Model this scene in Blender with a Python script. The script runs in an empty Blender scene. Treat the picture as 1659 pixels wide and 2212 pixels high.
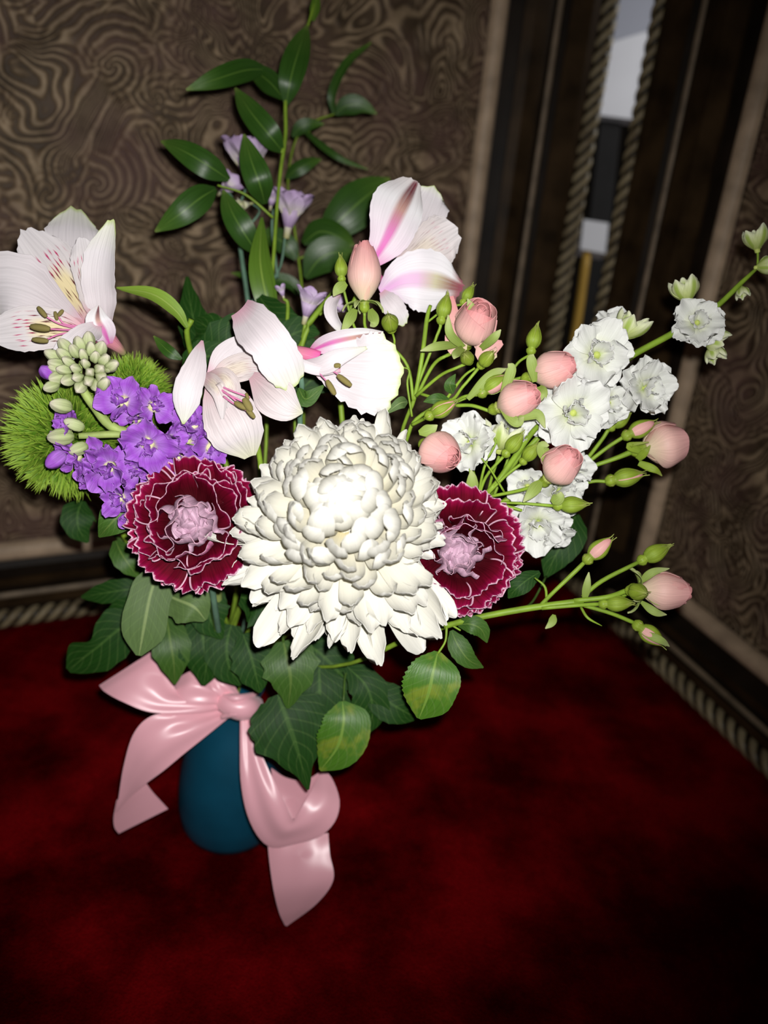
import bpy, math, random
from mathutils import Vector, Matrix
random.seed(7)
PI = math.pi
S = bpy.context.scene
COL = S.collection

# ------------------------------------------------------------------ camera, world, lights, exposure
FPX, IW, IH = 1660.0, 1659.0, 2212.0
TH, RO, CH = math.radians(23.8), math.radians(5.2), 0.555
F = Vector((0, math.cos(TH), -math.sin(TH)))
U0 = Vector((0, math.sin(TH), math.cos(TH)))
R0 = Vector((1, 0, 0))
CX = R0*math.cos(RO) + U0*math.sin(RO)
CY = U0*math.cos(RO) - R0*math.sin(RO)
CC = Vector((0, 0, CH))
cam = bpy.data.cameras.new('camera')
cam.sensor_fit = 'VERTICAL'; cam.sensor_height = 36.0; cam.sensor_width = 27.0
cam.lens = FPX/IH*36.0
cam.clip_start = 0.01
cam.dof.use_dof = True; cam.dof.focus_distance = 0.435; cam.dof.aperture_fstop = 4.3
cam_o = bpy.data.objects.new('camera', cam); COL.objects.link(cam_o)
mw = Matrix((CX, CY, -F)).transposed().to_4x4(); mw.translation = CC
cam_o.matrix_world = mw
S.camera = cam_o

wd = bpy.data.worlds.new('world'); S.world = wd; wd.use_nodes = True
wd.node_tree.nodes['Background'].inputs[0].default_value = (1.0, 0.93, 0.85, 1)
wd.node_tree.nodes['Background'].inputs[1].default_value = 0.012

fl = bpy.data.lights.new('phone_flash', 'SPOT')              # the phone's flash, beside its lens
fl.energy = 14.6; fl.shadow_soft_size = 0.004; fl.spot_size = math.radians(98); fl.spot_blend = 1.0
fl.color = (1.0, 0.985, 0.96)
flo = bpy.data.objects.new('phone_flash', fl); COL.objects.link(flo)
mf = mw.copy(); mf.translation = CC + CX*0.010 + CY*0.016
mf = mf @ Matrix.Rotation(math.radians(9), 4, 'Y') @ Matrix.Rotation(math.radians(5), 4, 'X')   # its beam is not quite parallel to the lens
flo.matrix_world = mf

S.view_settings.view_transform = 'Standard'; S.view_settings.look = 'None'
S.view_settings.gamma = 1.0; S.view_settings.use_curve_mapping = False
S.view_settings.exposure = 0.0

# ------------------------------------------------------------------ helpers
def at(px, py, d):
    return CC + (F + CX*((px-IW/2)/FPX) - CY*((py-IH/2)/FPX))*d
def fl_at(px, py):
    v = F + CX*((px-IW/2)/FPX) - CY*((py-IH/2)/FPX)
    return CC + v*(-CH/v.z)
def dirn(ix, iy, toward):
    return (CX*ix - CY*iy - F*toward).normalized()

WM = {}
def link(o): COL.objects.link(o); return o
def thing(name, label, cat, loc=(0, 0, 0), group=None):
    o = link(bpy.data.objects.new(name, None)); o.location = loc; o.empty_display_size = .02
    WM[o.name] = Matrix.Translation(Vector(loc))
    o['label'] = label; o['category'] = cat
    if group: o['group'] = group
    return o
def add(name, me, parent=None, mw=None, label=None, kind=None):
    if mw is None:
        n = len(me.vertices)
        c = Vector((0, 0, 0))
        for v in me.vertices: c += v.co
        c /= max(n, 1)
        me.transform(Matrix.Translation(-c)); mw = Matrix.Translation(c)
    o = link(bpy.data.objects.new(name, me))
    if parent is not None:
        o.parent = parent
        o.matrix_basis = WM[parent.name].inverted() @ mw
    else: o.matrix_basis = mw
    WM[o.name] = mw.copy()
    if label: o['label'] = label
    if kind: o['kind'] = kind
    return o
def mesh(name, vs, fs, mats, uvs=None, mi=None, smooth=True):
    me = bpy.data.meshes.new(name)
    me.from_pydata([tuple(v) for v in vs], [], fs)
    for m in mats: me.materials.append(m)
    if smooth: me.polygons.foreach_set('use_smooth', [True]*len(fs))
    if mi: me.polygons.foreach_set('material_index', mi)
    if uvs:
        l = me.uv_layers.new(name='UVMap'); k = 0; buf = []
        for f in fs:
            for i in f: buf += uvs[i]
        l.data.foreach_set('uv', buf)
    me.update()
    return me
def sheet(name, P, mats, thick=.0003):
    nv, nu = len(P), len(P[0])
    Nn = []
    for j in range(nv):
        for i in range(nu):
            a = P[j][min(i+1, nu-1)] - P[j][max(i-1, 0)]
            b = P[min(j+1, nv-1)][i] - P[max(j-1, 0)][i]
            n = a.cross(b)
            Nn.append(n.normalized() if n.length > 1e-12 else Vector((0, 0, 0)))
    fr = [P[j][i] + Nn[j*nu+i]*thick*.5 for j in range(nv) for i in range(nu)]
    bk = [P[j][i] - Nn[j*nu+i]*thick*.5 for j in range(nv) for i in range(nu)]
    uv = [(i/(nu-1), j/(nv-1)) for j in range(nv) for i in range(nu)]
    n0 = nu*nv
    vs = fr + bk; uvs = uv + uv; fs = []; mi = []
    for j in range(nv-1):
        for i in range(nu-1):
            a = j*nu+i
            fs.append((a, a+1, a+nu+1, a+nu)); mi.append(0)
            fs.append((n0+a, n0+a+nu, n0+a+nu+1, n0+a+1)); mi.append(1 if len(mats) > 1 else 0)
    rim = [i for i in range(nu)] + [j*nu+nu-1 for j in range(1, nv)] + [(nv-1)*nu+i for i in range(nu-2, -1, -1)] + [j*nu for j in range(nv-2, 0, -1)]
    b0 = len(vs); m = len(rim)
    for k in rim: vs.append(fr[k]); uvs.append(uv[k])
    for k in rim: vs.append(bk[k]); uvs.append(uv[k])
    for k in range(m):
        k2 = (k+1) % m
        fs.append((b0+k, b0+m+k, b0+m+k2, b0+k2)); mi.append(0)
    return mesh(name, vs, fs, mats, uvs, mi)
def crom(pts, n):
    if len(pts) == 2: return [pts[0].lerp(pts[1], k/(n-1)) for k in range(n)]
    q = [pts[0]*2-pts[1]] + list(pts) + [pts[-1]*2-pts[-2]]
    out = []; ns = len(pts)-1
    for k in range(n):
        t = k/(n-1)*ns; i = min(int(t), ns-1); t -= i
        a, b, c, d = q[i], q[i+1], q[i+2], q[i+3]
        out.append((b*2 + (c-a)*t + (a*2-b*5+c*4-d)*t*t + (b*3-a-c*3+d)*t**3)*.5)
    return out
def interp(lst, t):
    n = len(lst); x = t*(n-1); i = min(int(x), n-2); x -= i
    b, c = lst[i], lst[i+1]
    a = lst[i-1] if i > 0 else 2*b-c
    d = lst[i+2] if i+2 < n else 2*c-b
    r = .5*(2*b + (c-a)*x + (2*a-5*b+4*c-d)*x*x + (3*b-a-3*c+d)*x**3)
    return max(min(b, c)*.8, r) if b >= 0 and c >= 0 else r
def tube_data(pts, rad, seg=7, n=None):
    n = n or max(4, 5*(len(pts)-1)+1)
    c = crom([Vector(p) for p in pts], n)
    vs, fs, uvs = [], [], []
    ref = Vector((.31, .22, .92))
    for k, p in enumerate(c):
        t = (c[min(k+1, n-1)]-c[max(k-1, 0)]).normalized()
        a = t.cross(ref)
        if a.length < .05: a = t.cross(Vector((1, 0, 0)))
        a.normalize(); b = t.cross(a)
        r = interp(rad, k/(n-1)) if isinstance(rad, (list, tuple)) else rad
        for s in range(seg):
            an = 2*PI*s/seg
            vs.append(p + a*math.cos(an)*r + b*math.sin(an)*r); uvs.append((s/seg, k/(n-1)))
    for k in range(n-1):
        for s in range(seg):
            s2 = (s+1) % seg
            fs.append((k*seg+s, k*seg+s2, (k+1)*seg+s2, (k+1)*seg+s))
    fs.append(tuple(range(seg-1, -1, -1))); fs.append(tuple((n-1)*seg+s for s in range(seg)))
    return vs, fs, uvs
def tube(name, pts, rad, m, seg=7, n=None):
    vs, fs, uvs = tube_data(pts, rad, seg, n)
    return mesh(name, vs, fs, [m], uvs)
def tubes(name, lst, m, seg=6):
    V, Fc, UV = [], [], []
    for pts, rad in lst:
        vs, fs, uvs = tube_data(pts, rad, seg); o = len(V)
        V += vs; UV += uvs; Fc += [tuple(i+o for i in f) for f in fs]
    return mesh(name, V, Fc, [m], UV)
def lathe(name, prof, m, seg=24, lob=0, amp=0):
    vs, fs, uvs = [], [], []; n = len(prof)
    for k, (r, z) in enumerate(prof):
        for s in range(seg):
            a = 2*PI*s/seg; rr = r*(1+amp*math.cos(lob*a))
            vs.append((rr*math.cos(a), rr*math.sin(a), z)); uvs.append((s/seg, k/(n-1)))
    for k in range(n-1):
        for s in range(seg):
            s2 = (s+1) % seg
            fs.append((k*seg+s, k*seg+s2, (k+1)*seg+s2, (k+1)*seg+s))
    fs.append(tuple(range(seg-1, -1, -1))); fs.append(tuple((n-1)*seg+s for s in range(seg)))
    return mesh(name, vs, fs, [m], uvs)
def frame(c, axis, spin=0.0, sc=1.0):
    z = axis.normalized()
    x = Vector((0, 0, 1)).cross(z)
    if x.length < .05: x = Vector((1, 0, 0)).cross(z)
    x.normalize(); y = z.cross(x)
    m = Matrix((x, y, z)).transposed().to_4x4() @ Matrix.Rotation(spin, 4, 'Z') @ Matrix.Scale(sc, 4)
    m.translation = c
    return m

def tri(x):
    x = x % 1.0
    return 4*abs(x-.5)-1
def petal(name, L, W, mats, phi=0., b0=0., cup=.3, ruf=0., rk=3, ser=0., sk=7, base=.3, peak=.65, tip=.15, rnd=0., pw=1.6, nu=7, nv=10, seed=0, thick=.0003, twist=0.):
    rg = random.Random(seed); ph = rg.uniform(0, 6.28); ph2 = rg.uniform(0, 6.28)
    xs = zs = 0.; P = []; sub = 6; pos = []
    tot = (nv-1)*sub
    for k in range(tot+1):
        v = k/tot; a = b0 + phi*v**pw
        if k % sub == 0: pos.append((xs, zs, a))
        xs += math.cos(a)*L/tot; zs += math.sin(a)*L/tot
    for j, (x, z, a) in enumerate(pos):
        v = j/(nv-1)
        if v < peak: w = base + (1-base)*math.sin(PI/2*v/peak)
        else:
            q = (v-peak)/(1-peak); w = tip + (1-tip)*math.sqrt(max(0, 1-q*q))
        t = Vector((math.cos(a), 0, math.sin(a))); n = Vector((-math.sin(a), 0, math.cos(a)))
        tw = twist*v
        row = []
        for i in range(nu):
            u = 1-2*i/(nu-1)
            al = L*(-rnd*u*u*v + ser*tri((u*.5+.5)*sk+.13*math.sin(9*u+ph))*v**4)
            up = cup*W*.5*u*u*(.4+.6*v) + ruf*W*(v**1.5)*(math.sin(rk*PI*u+ph)+.5*math.sin(2.3*rk*u+ph2))*(.35+.65*abs(u)) + ruf*.5*W*math.sin(7*v+ph2)*u
            row.append(Vector((x, 0, z)) + Vector((0, 1, 0))*(u*W*.5*w*math.cos(tw)) + n*(up + u*W*.5*w*math.sin(tw)) + t*al)
        P.append(row)
    return sheet(name, P, mats, thick)

def blade_mesh(name, sp, w, mats, cup=.15, ruf=0., rk=3, ser=0., sk=9, roll=0., nu=9, nv=17, thick=.0003, seed=None, face=None, rnd=0., pleat=0.):
    """petal or leaf along a spine of (px,py,depth); w holds full widths in photo pixels or (left,right) pairs"""
    rg = random.Random(seed if seed is not None else int(sp[0][0]*7+sp[0][1]*13+sp[-1][0]))
    ph, ph2, ph3 = [rg.uniform(0, 6.28) for _ in range(3)]
    pts = [at(*p) for p in sp]
    dm = sum(p[2] for p in sp)/len(sp)
    c = crom(pts, nv)
    wl = [(x[0] if isinstance(x, tuple) else x*.5) for x in w]
    wr = [(x[1] if isinstance(x, tuple) else x*.5) for x in w]
    Ltot = sum((c[q+1]-c[q]).length for q in range(nv-1))
    P = []
    for j in range(nv):
        v = j/(nv-1)
        t = (c[min(j+1, nv-1)]-c[max(j-1, 0)]).normalized()
        n = (face if face is not None else (CC-c[j]).normalized())
        n = (n - t*n.dot(t))
        if n.length < .15: n = CY - t*CY.dot(t)
        n.normalize()
        rr = roll if not isinstance(roll, (list, tuple)) else interp(list(roll), v)
        n = Matrix.Rotation(math.radians(rr), 3, t) @ n
        s = t.cross(n)                       # to the right when looking along the spine
        l = interp(wl, v)*dm/FPX; r = interp(wr, v)*dm/FPX
        hw = .5*(l+r)
        row = []
        for i in range(nu):
            u = 2*i/(nu-1)-1
            k = (l if u < 0 else r)
            e = 1 + ser*tri(v*sk + (.3 if u < 0 else 0))*abs(u)**4 + ruf*.15*math.sin(rk*5*v+ph3+u)*abs(u)**3
            off = cup*hw*u*u + ruf*hw*(abs(u)**1.5)*(math.sin(rk*PI*v+ph+(1.7 if u < 0 else 0))+.5*math.sin(rk*7*v+ph2))
            off += pleat*hw*math.cos(PI*3*u+1.1*math.sin(2.5*v+ph))*2*(1-v)**1.5*min(1, 8*v+.2)
            ed = ser*(math.sin(23*u+ph)+.7*math.sin(41*u+ph2)+.5*math.sin(11*u+ph3))*.35 if rnd else 0.
            row.append(c[j] + s*(u*k*e) + n*off + t*(Ltot*(ed-rnd*u*u)*v**3))
        P.append(row)
    return sheet(name, P, mats, thick)
def blade(parent, name, sp, w, mats, label=None, **k):
    if not isinstance(mats, list): mats = [mats]
    return add(name, blade_mesh(name, sp, w, mats, **k), parent, label=label)

def rosette(parent, M, layers, rg, name='petal', jit=.08):
    """layers: (count, polar angle deg, meshes, start radius, scale)"""
    spin = 0.
    for n, th, ms, r0, sc in layers:
        spin += 1.1
        for k in range(n):
            f = spin + 2*PI*k/n + rg.uniform(-1, 1)*jit*2
            t = math.radians(th) + rg.uniform(-1, 1)*jit
            place(parent, M, f, t, rg.choice(ms), r0, sc*rg.uniform(.93, 1.07), name, rg.uniform(-jit, jit)*2)
def place(parent, M, f, t, me, r0, sc, name='petal', rx=0.):
    d = Vector((math.sin(t)*math.cos(f), math.sin(t)*math.sin(f), math.cos(t)))
    e = Vector((-math.cos(t)*math.cos(f), -math.cos(t)*math.sin(f), math.sin(t)))
    L = Matrix((d, e.cross(d), e)).transposed().to_4x4() @ Matrix.Rotation(rx, 4, 'X') @ Matrix.Scale(sc, 4)
    L.translation = d*r0
    return add(name, me, parent, M @ L)

# ------------------------------------------------------------------ materials
def nodes(name):
    m = bpy.data.materials.new(name); m.use_nodes = True
    nt = m.node_tree
    for n in list(nt.nodes): nt.nodes.remove(n)
    return m, nt
def nd(nt, typ, ins=None, **props):
    n = nt.nodes.new('ShaderNode'+typ)
    for k, v in props.items(): setattr(n, k, v)
    for k, v in (ins or {}).items():
        s = n.inputs[k]
        if hasattr(v, 'is_output') or isinstance(v, bpy.types.NodeSocket): nt.links.new(v, s)
        else: s.default_value = v
    return n
def mth(nt, op, a, b=0., clamp=False):
    return nd(nt, 'Math', {0: a, 1: b}, operation=op, use_clamp=clamp).outputs[0]
def smooth(nt, x, lo, hi):
    n = nd(nt, 'MapRange', {0: x, 1: lo, 2: hi, 3: 0., 4: 1.}, interpolation_type='SMOOTHSTEP'); return n.outputs[0]
def c4(c): return (c[0], c[1], c[2], 1.)
def mixc(nt, fac, a, b, blend='MIX'):
    n = nt.nodes.new('ShaderNodeMix'); n.data_type = 'RGBA'; n.blend_type = blend
    for k, v in ((0, fac), (6, a), (7, b)):
        if isinstance(v, bpy.types.NodeSocket): nt.links.new(v, n.inputs[k])
        else: n.inputs[k].default_value = v if k == 0 else c4(v)
    return n.outputs[2]
def ramp(nt, x, stops):
    n = nd(nt, 'ValToRGB', {0: x}); e = n.color_ramp.elements
    while len(e) < len(stops): e.new(.5)
    for k, (p, c) in enumerate(stops): e[k].position = p; e[k].color = c4(c)
    return n.outputs[0]
def uvn(nt):
    t = nd(nt, 'TexCoord'); s = nd(nt, 'SeparateXYZ', {0: t.outputs['UV']})
    return t.outputs['UV'], s.outputs[0], s.outputs[1], t.outputs['Object']
def finish(nt, col, rough=.5, trans=.25, bump=None, spec=.3, tcol=None, sheen=0., bs=.3, bd=.001, coat=0.):
    b = nd(nt, 'BsdfPrincipled', {'Base Color': col if isinstance(col, bpy.types.NodeSocket) else c4(col), 'Roughness': rough, 'Specular IOR Level': spec, 'Sheen Weight': sheen, 'Coat Weight': coat})
    if bump is not None:
        bn = nd(nt, 'Bump', {'Strength': bs, 'Distance': bd, 'Height': bump}); nt.links.new(bn.outputs[0], b.inputs['Normal'])
    sh = b.outputs[0]
    if trans > 0:
        t = nd(nt, 'BsdfTranslucent', {'Color': col if isinstance(col, bpy.types.NodeSocket) else c4(col)})
        sh = nd(nt, 'MixShader', {0: trans, 1: sh, 2: t.outputs[0]}).outputs[0]
    o = nd(nt, 'OutputMaterial'); nt.links.new(sh, o.inputs[0])
def pmat(name, vr, rough=.5, trans=.25, vein=.1, mid=None, edge=None, streak=None, spec=.25, mott=None, side=0., bs=.35, coat=0.):
    m, nt = nodes(name); uv, u, v, ob = uvn(nt)
    col = ramp(nt, v, vr) if len(vr) > 1 else mixc(nt, 0., vr[0][1], vr[0][1])
    au = mth(nt, 'ABSOLUTE', mth(nt, 'SUBTRACT', u, .5))
    mp = nd(nt, 'Mapping', {0: uv, 3: (34, 1.6, 1)})
    ns = nd(nt, 'TexNoise', {'Vector': mp.outputs[0], 'Scale': 1., 'Detail': 2.}).outputs[0]
    if mott:
        nz = nd(nt, 'TexNoise', {'Vector': ob, 'Scale': mott[1], 'Detail': 3.}).outputs[0]
        col = mixc(nt, smooth(nt, nz, .48, .62), col, mott[0])
    if mid:                                            # coloured band along the midrib: colour, half width, v0, v1, fade
        f = mth(nt, 'MULTIPLY', mth(nt, 'SUBTRACT', 1., smooth(nt, au, mid[1]*.3, mid[1])), mth(nt, 'SUBTRACT', 1., smooth(nt, v, mid[2], mid[3])))
        nzz = mth(nt, 'MULTIPLY', f, mth(nt, 'ADD', .45, ns), True)
        col = mixc(nt, nzz, col, ramp(nt, v, mid[0]) if isinstance(mid[0], list) else mid[0])
    if side:
        w = mth(nt, 'SINE', mth(nt, 'MULTIPLY', mth(nt, 'SUBTRACT', v, mth(nt, 'MULTIPLY', au, .55)), 50.))
        f = mth(nt, 'MULTIPLY', smooth(nt, w, .8, 1.), side)
        col = mixc(nt, f, col, (.16, .26, .07))
    if streak:
        mp2 = nd(nt, 'Mapping', {0: uv, 3: (12.5, 5., 1)})
        wv = nd(nt, 'TexNoise', {'Vector': uv, 'Scale': 4., 'Detail': 1.}).outputs[1]
        ad = nd(nt, 'VectorMath', {0: mp2.outputs[0], 1: wv}, operation='ADD')
        vo = nd(nt, 'TexVoronoi', {'Vector': ad.outputs[0], 'Scale': 1., 'Randomness': .8}, voronoi_dimensions='2D')
        sv = nd(nt, 'SeparateXYZ', {0: nd(nt, 'VectorMath', {0: ad.outputs[0], 1: vo.outputs['Position']}, operation='SUBTRACT').outputs[0]})
        ex = mth(nt, 'ABSOLUTE', sv.outputs[0]); ey = mth(nt, 'ABSOLUTE', sv.outputs[1])
        s1 = mth(nt, 'SUBTRACT', 1., smooth(nt, mth(nt, 'ADD', mth(nt, 'MULTIPLY', ex, 2.1), ey), .26, .44))
        msk = mth(nt, 'MULTIPLY', smooth(nt, v, .08, .2), mth(nt, 'SUBTRACT', 1., smooth(nt, v, .72, .8)))
        msk = mth(nt, 'MULTIPLY', msk, mth(nt, 'SUBTRACT', 1., smooth(nt, au, .34, .42)))
        yb = mth(nt, 'MULTIPLY', mth(nt, 'SUBTRACT', 1., smooth(nt, au, .1, .32)), mth(nt, 'MULTIPLY', smooth(nt, v, .1, .3), mth(nt, 'SUBTRACT', 1., smooth(nt, v, .48, .68))))
        col = mixc(nt, mth(nt, 'MULTIPLY', yb, .8*streak), col, (.92, .78, .4))
        sc = ramp(nt, v, [(.0, (.55, .05, .16)), (.32, (.16, .02, .02)), (.52, (.1, .012, .02)), (.62, (.5, .01, .1)), (.8, (.65, .05, .22))])
        col = mixc(nt, mth(nt, 'MULTIPLY', mth(nt, 'MULTIPLY', s1, msk), streak), col, sc)
    if edge:                                           # pale picotee edge: colour, v start
        ue = mth(nt, 'MULTIPLY', smooth(nt, au, .474, .488), smooth(nt, v, .45, .55))
        ve = smooth(nt, mth(nt, 'ADD', v, mth(nt, 'MULTIPLY', mth(nt, 'SUBTRACT', ns, .5), .12)), edge[1]-.02, edge[1]+.02)
        col = mixc(nt, mth(nt, 'MAXIMUM', ue, ve), col, edge[0])
    if vein: col = mixc(nt, 1., col, ramp(nt, ns, [(.25, (1-vein*2,)*3), (.7, (1, 1, 1))]), 'MULTIPLY')
    finish(nt, col, rough, trans, ns, spec, bs=bs, bd=.0006, coat=coat)
    return m
def flat(name, c, rough=.5, trans=0., noise=0., scale=60., spec=.3, metal=0., bs=.25, bd=.001):
    m, nt = nodes(name); t = nd(nt, 'TexCoord')
    ns = nd(nt, 'TexNoise', {'Vector': t.outputs['Object'], 'Scale': scale, 'Detail': 4.}).outputs[0]
    col = ramp(nt, ns, [(.3, tuple(x*(1-noise) for x in c)), (.7, tuple(min(1, x*(1+noise*.5)) for x in c))])
    finish(nt, col, rough, trans, ns, spec, bs=bs, bd=bd)
    if metal:
        for n in nt.nodes:
            if n.type == 'BSDF_PRINCIPLED': n.inputs['Metallic'].default_value = metal
    return m

M = {}
M['mum'] = pmat('chrysanthemum petal', [(0., (.72, .62, .32)), (.3, (.74, .70, .55)), (.6, (.75, .73, .64)), (1., (.76, .745, .69))], .5, .22, .05, bs=.2)
M['alw'] = pmat('alstroemeria outer tepal', [(0., (.74, .42, .52)), (.16, (.76, .68, .71)), (.75, (.79, .745, .77)), (.95, (.77, .77, .68)), (1., (.55, .65, .25))], .5, .25, .09)
M['alm'] = pmat('alstroemeria pinkish tepal', [(0., (.7, .45, .5)), (.25, (.74, .63, .64)), (.75, (.77, .71, .72)), (1., (.72, .72, .52))], .5, .25, .16)  # pinker tepal with stronger veins
M['als'] = pmat('alstroemeria streaked tepal', [(0., (.72, .2, .36)), (.12, (.82, .5, .55)), (.3, (.8, .73, .73)), (1., (.8, .76, .78))], .5, .25, .1, streak=1.)
M['alf'] = pmat('alstroemeria faintly streaked tepal', [(0., (.78, .5, .55)), (.3, (.76, .66, .64)), (1., (.78, .73, .74))], .5, .25, .16, streak=.3)
M['alp'] = pmat('alstroemeria tepal with pink midrib', [(0., (.78, .24, .55)), (.2, (.84, .7, .8)), (.7, (.86, .84, .86)), (1., (.8, .74, .74))], .5, .2, .07, mid=([(.0, (.74, .12, .5)), (.35, (.74, .2, .52)), (.62, (.55, .3, .25)), (.85, (.16, .03, .04)), (1., (.2, .02, .04))], .17, .95, 1.05))
M['alq'] = pmat('alstroemeria tepal with lilac midrib', [(0., (.8, .5, .75)), (.25, (.84, .78, .84)), (.85, (.86, .84, .86)), (.96, (.4, .2, .2)), (1., (.35, .1, .15))], .5, .2, .07, mid=([(.0, (.78, .42, .74)), (.5, (.78, .5, .72)), (.7, (.6, .55, .35)), (.88, (.3, .12, .1)), (1., (.3, .05, .1))], .2, .95, 1.05))
M['filament'] = flat('pink filament', (.68, .22, .42), .5, .1)
M['anther'] = flat('olive anther', (.2, .165, .05), .8, 0., .3, 300.)
M['pinktube'] = pmat('pink ovary', [(0., (.3, .35, .1)), (.35, (.6, .25, .28)), (1., (.75, .12, .36))], .5, .1, .15)
M['carn'] = pmat('carnation petal', [(0., (.035, .002, .004)), (.5, (.06, .002, .006)), (.78, (.13, .002, .014)), (.92, (.24, .003, .04)), (1., (.42, .02, .13))], .65, .12, .25, edge=((.78, .47, .6), .979), spec=.05)
M['carni'] = pmat('carnation inner petal', [(0., (.05, .004, .01)), (.6, (.055, .003, .012)), (1., (.12, .005, .04))], .65, .1, .2, edge=((.62, .36, .46), .965), spec=.15)
M['carnb'] = pmat('carnation petal back', [(0., (.5, .28, .38)), (.55, (.52, .3, .42)), (1., (.66, .42, .55))], .6, .15, .2, spec=.2)
M['carnbo'] = pmat('carnation outer petal back', [(0., (.3, .1, .16)), (.6, (.4, .06, .16)), (1., (.6, .2, .36))], .6, .15, .2, spec=.2)
M['stock'] = pmat('stock petal', [(0., (.7, .66, .42)), (.2, (.48, .22, .72)), (.6, (.37, .09, .62)), (1., (.48, .19, .74))], .55, .2, .2)
M['stocke'] = flat('stock eye', (.68, .66, .36), .6, .1, .3, 200.)
M['stockb'] = pmat('stock bud', [(0., (.3, .38, .13)), (.5, (.46, .52, .26)), (1., (.72, .64, .55))], .65, .1, .15)
M['stockg'] = flat('stock stem', (.3, .38, .11), .6, .05, .25, 120.)
M['lark'] = pmat('larkspur petal', [(0., (.55, .66, .25)), (.22, (.82, .84, .68)), (.5, (.87, .88, .83)), (1., (.9, .9, .88))], .5, .38, .06)
M['larkg'] = pmat('larkspur bud petal', [(0., (.5, .6, .15)), (.45, (.66, .74, .3)), (1., (.82, .84, .62))], .5, .25, .12, mid=((.42, .56, .1), .2, .7, 1.))
M['larke'] = flat('larkspur eye', (.5, .58, .14), .6, .1, .3, 300.)
M['rose'] = pmat('spray rose petal', [(0., (.8, .6, .42)), (.3, (.84, .49, .42)), (.75, (.84, .45, .42)), (1., (.80, .34, .345))], .5, .22, .08)
M['roseo'] = pmat('spray rose outer petal', [(0., (.8, .7, .46)), (.4, (.84, .54, .47)), (1., (.82, .42, .41))], .5, .22, .08)
M['sepal'] = pmat('rose sepal', [(0., (.26, .36, .06)), (.6, (.34, .44, .12)), (1., (.5, .55, .25))], .5, .15, .15)
M['bud'] = pmat('rose bud green', [(0., (.24, .35, .035)), (.3, (.3, .42, .04)), (.6, (.24, .33, .03)), (1., (.36, .4, .1))], .45, .05, .25)
M['stem'] = flat('lime stem', (.21, .33, .03), .5, .05, .3, 90.)
M['stemd'] = flat('dark stem', (.06, .12, .02), .5, .05, .3, 90.)
M['stemb'] = flat('bluish stem', (.12, .22, .15), .5, .05, .2, 90.)
M['ruscus'] = pmat('ruscus leaf', [(0., (.03, .085, .012)), (.6, (.035, .1, .012)), (.92, (.08, .17, .025)), (1., (.2, .28, .06))], .36, .12, .22, mid=((.1, .2, .03), .04, .8, 1.), spec=.4)
M['ruscusl'] = pmat('bright ruscus leaf', [(0., (.1, .2, .02)), (1., (.13, .25, .025))], .35, .2, .2, mid=((.25, .38, .06), .05, .9, 1.), spec=.5)
M['leafg'] = pmat('grey green leaf', [(0., (.09, .15, .045)), (1., (.1, .17, .05))], .55, .15, .12, mid=((.24, .32, .12), .05, .95, 1.2), side=.25)
M['leafd'] = pmat('dark leaf', [(0., (.014, .055, .008)), (1., (.018, .068, .009))], .5, .12, .22, spec=.12, mid=((.05, .12, .022), .045, .9, 1.1), side=.2)
M['leafm'] = pmat('mid green leaf', [(0., (.045, .11, .018)), (1., (.06, .14, .02))], .45, .15, .18, mid=((.12, .2, .04), .045, .9, 1.1), side=.25)
M['leafr'] = pmat('mottled rose leaf', [(0., (.06, .17, .015)), (1., (.08, .2, .018))], .4, .18, .15, mid=((.2, .34, .05), .04, .95, 1.1), side=.3, mott=((.2, .27, .03), 55.))
M['leafl'] = pmat('lime leaf', [(0., (.2, .33, .04)), (1., (.26, .4, .05))], .45, .2, .15, mid=((.34, .46, .1), .06, .9, 1.1))
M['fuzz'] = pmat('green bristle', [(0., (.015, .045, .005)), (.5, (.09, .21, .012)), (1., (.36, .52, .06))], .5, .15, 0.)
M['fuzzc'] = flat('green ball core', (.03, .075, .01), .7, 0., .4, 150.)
M['frees'] = pmat('freesia petal', [(0., (.75, .72, .32)), (.25, (.78, .72, .68)), (.6, (.74, .6, .8)), (1., (.62, .44, .72))], .45, .25, .1)
M['freec'] = pmat('cream freesia bud', [(0., (.6, .62, .25)), (1., (.8, .78, .6))], .5, .2, .1)

def mat_ribbon():
    m, nt = nodes('pink satin'); uv, u, v, ob = uvn(nt)
    mp = nd(nt, 'Mapping', {0: uv, 3: (2., 260., 1.)})
    ns = nd(nt, 'TexNoise', {'Vector': mp.outputs[0], 'Scale': 1.}).outputs[0]
    b = nd(nt, 'BsdfPrincipled', {'Base Color': (.86, .43, .5, 1), 'Roughness': .38, 'Specular IOR Level': .9, 'Sheen Weight': .3, 'Anisotropic': .6})
    bn = nd(nt, 'Bump', {'Strength': .05, 'Distance': .0003, 'Height': ns}); nt.links.new(bn.outputs[0], b.inputs['Normal'])
    o = nd(nt, 'OutputMaterial'); nt.links.new(b.outputs[0], o.inputs[0]); return m
M['ribbon'] = mat_ribbon()
M['vase'] = flat('matte teal glaze', (.004, .07, .125), .42, 0., .15, 30., .35, bs=.05)

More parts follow.
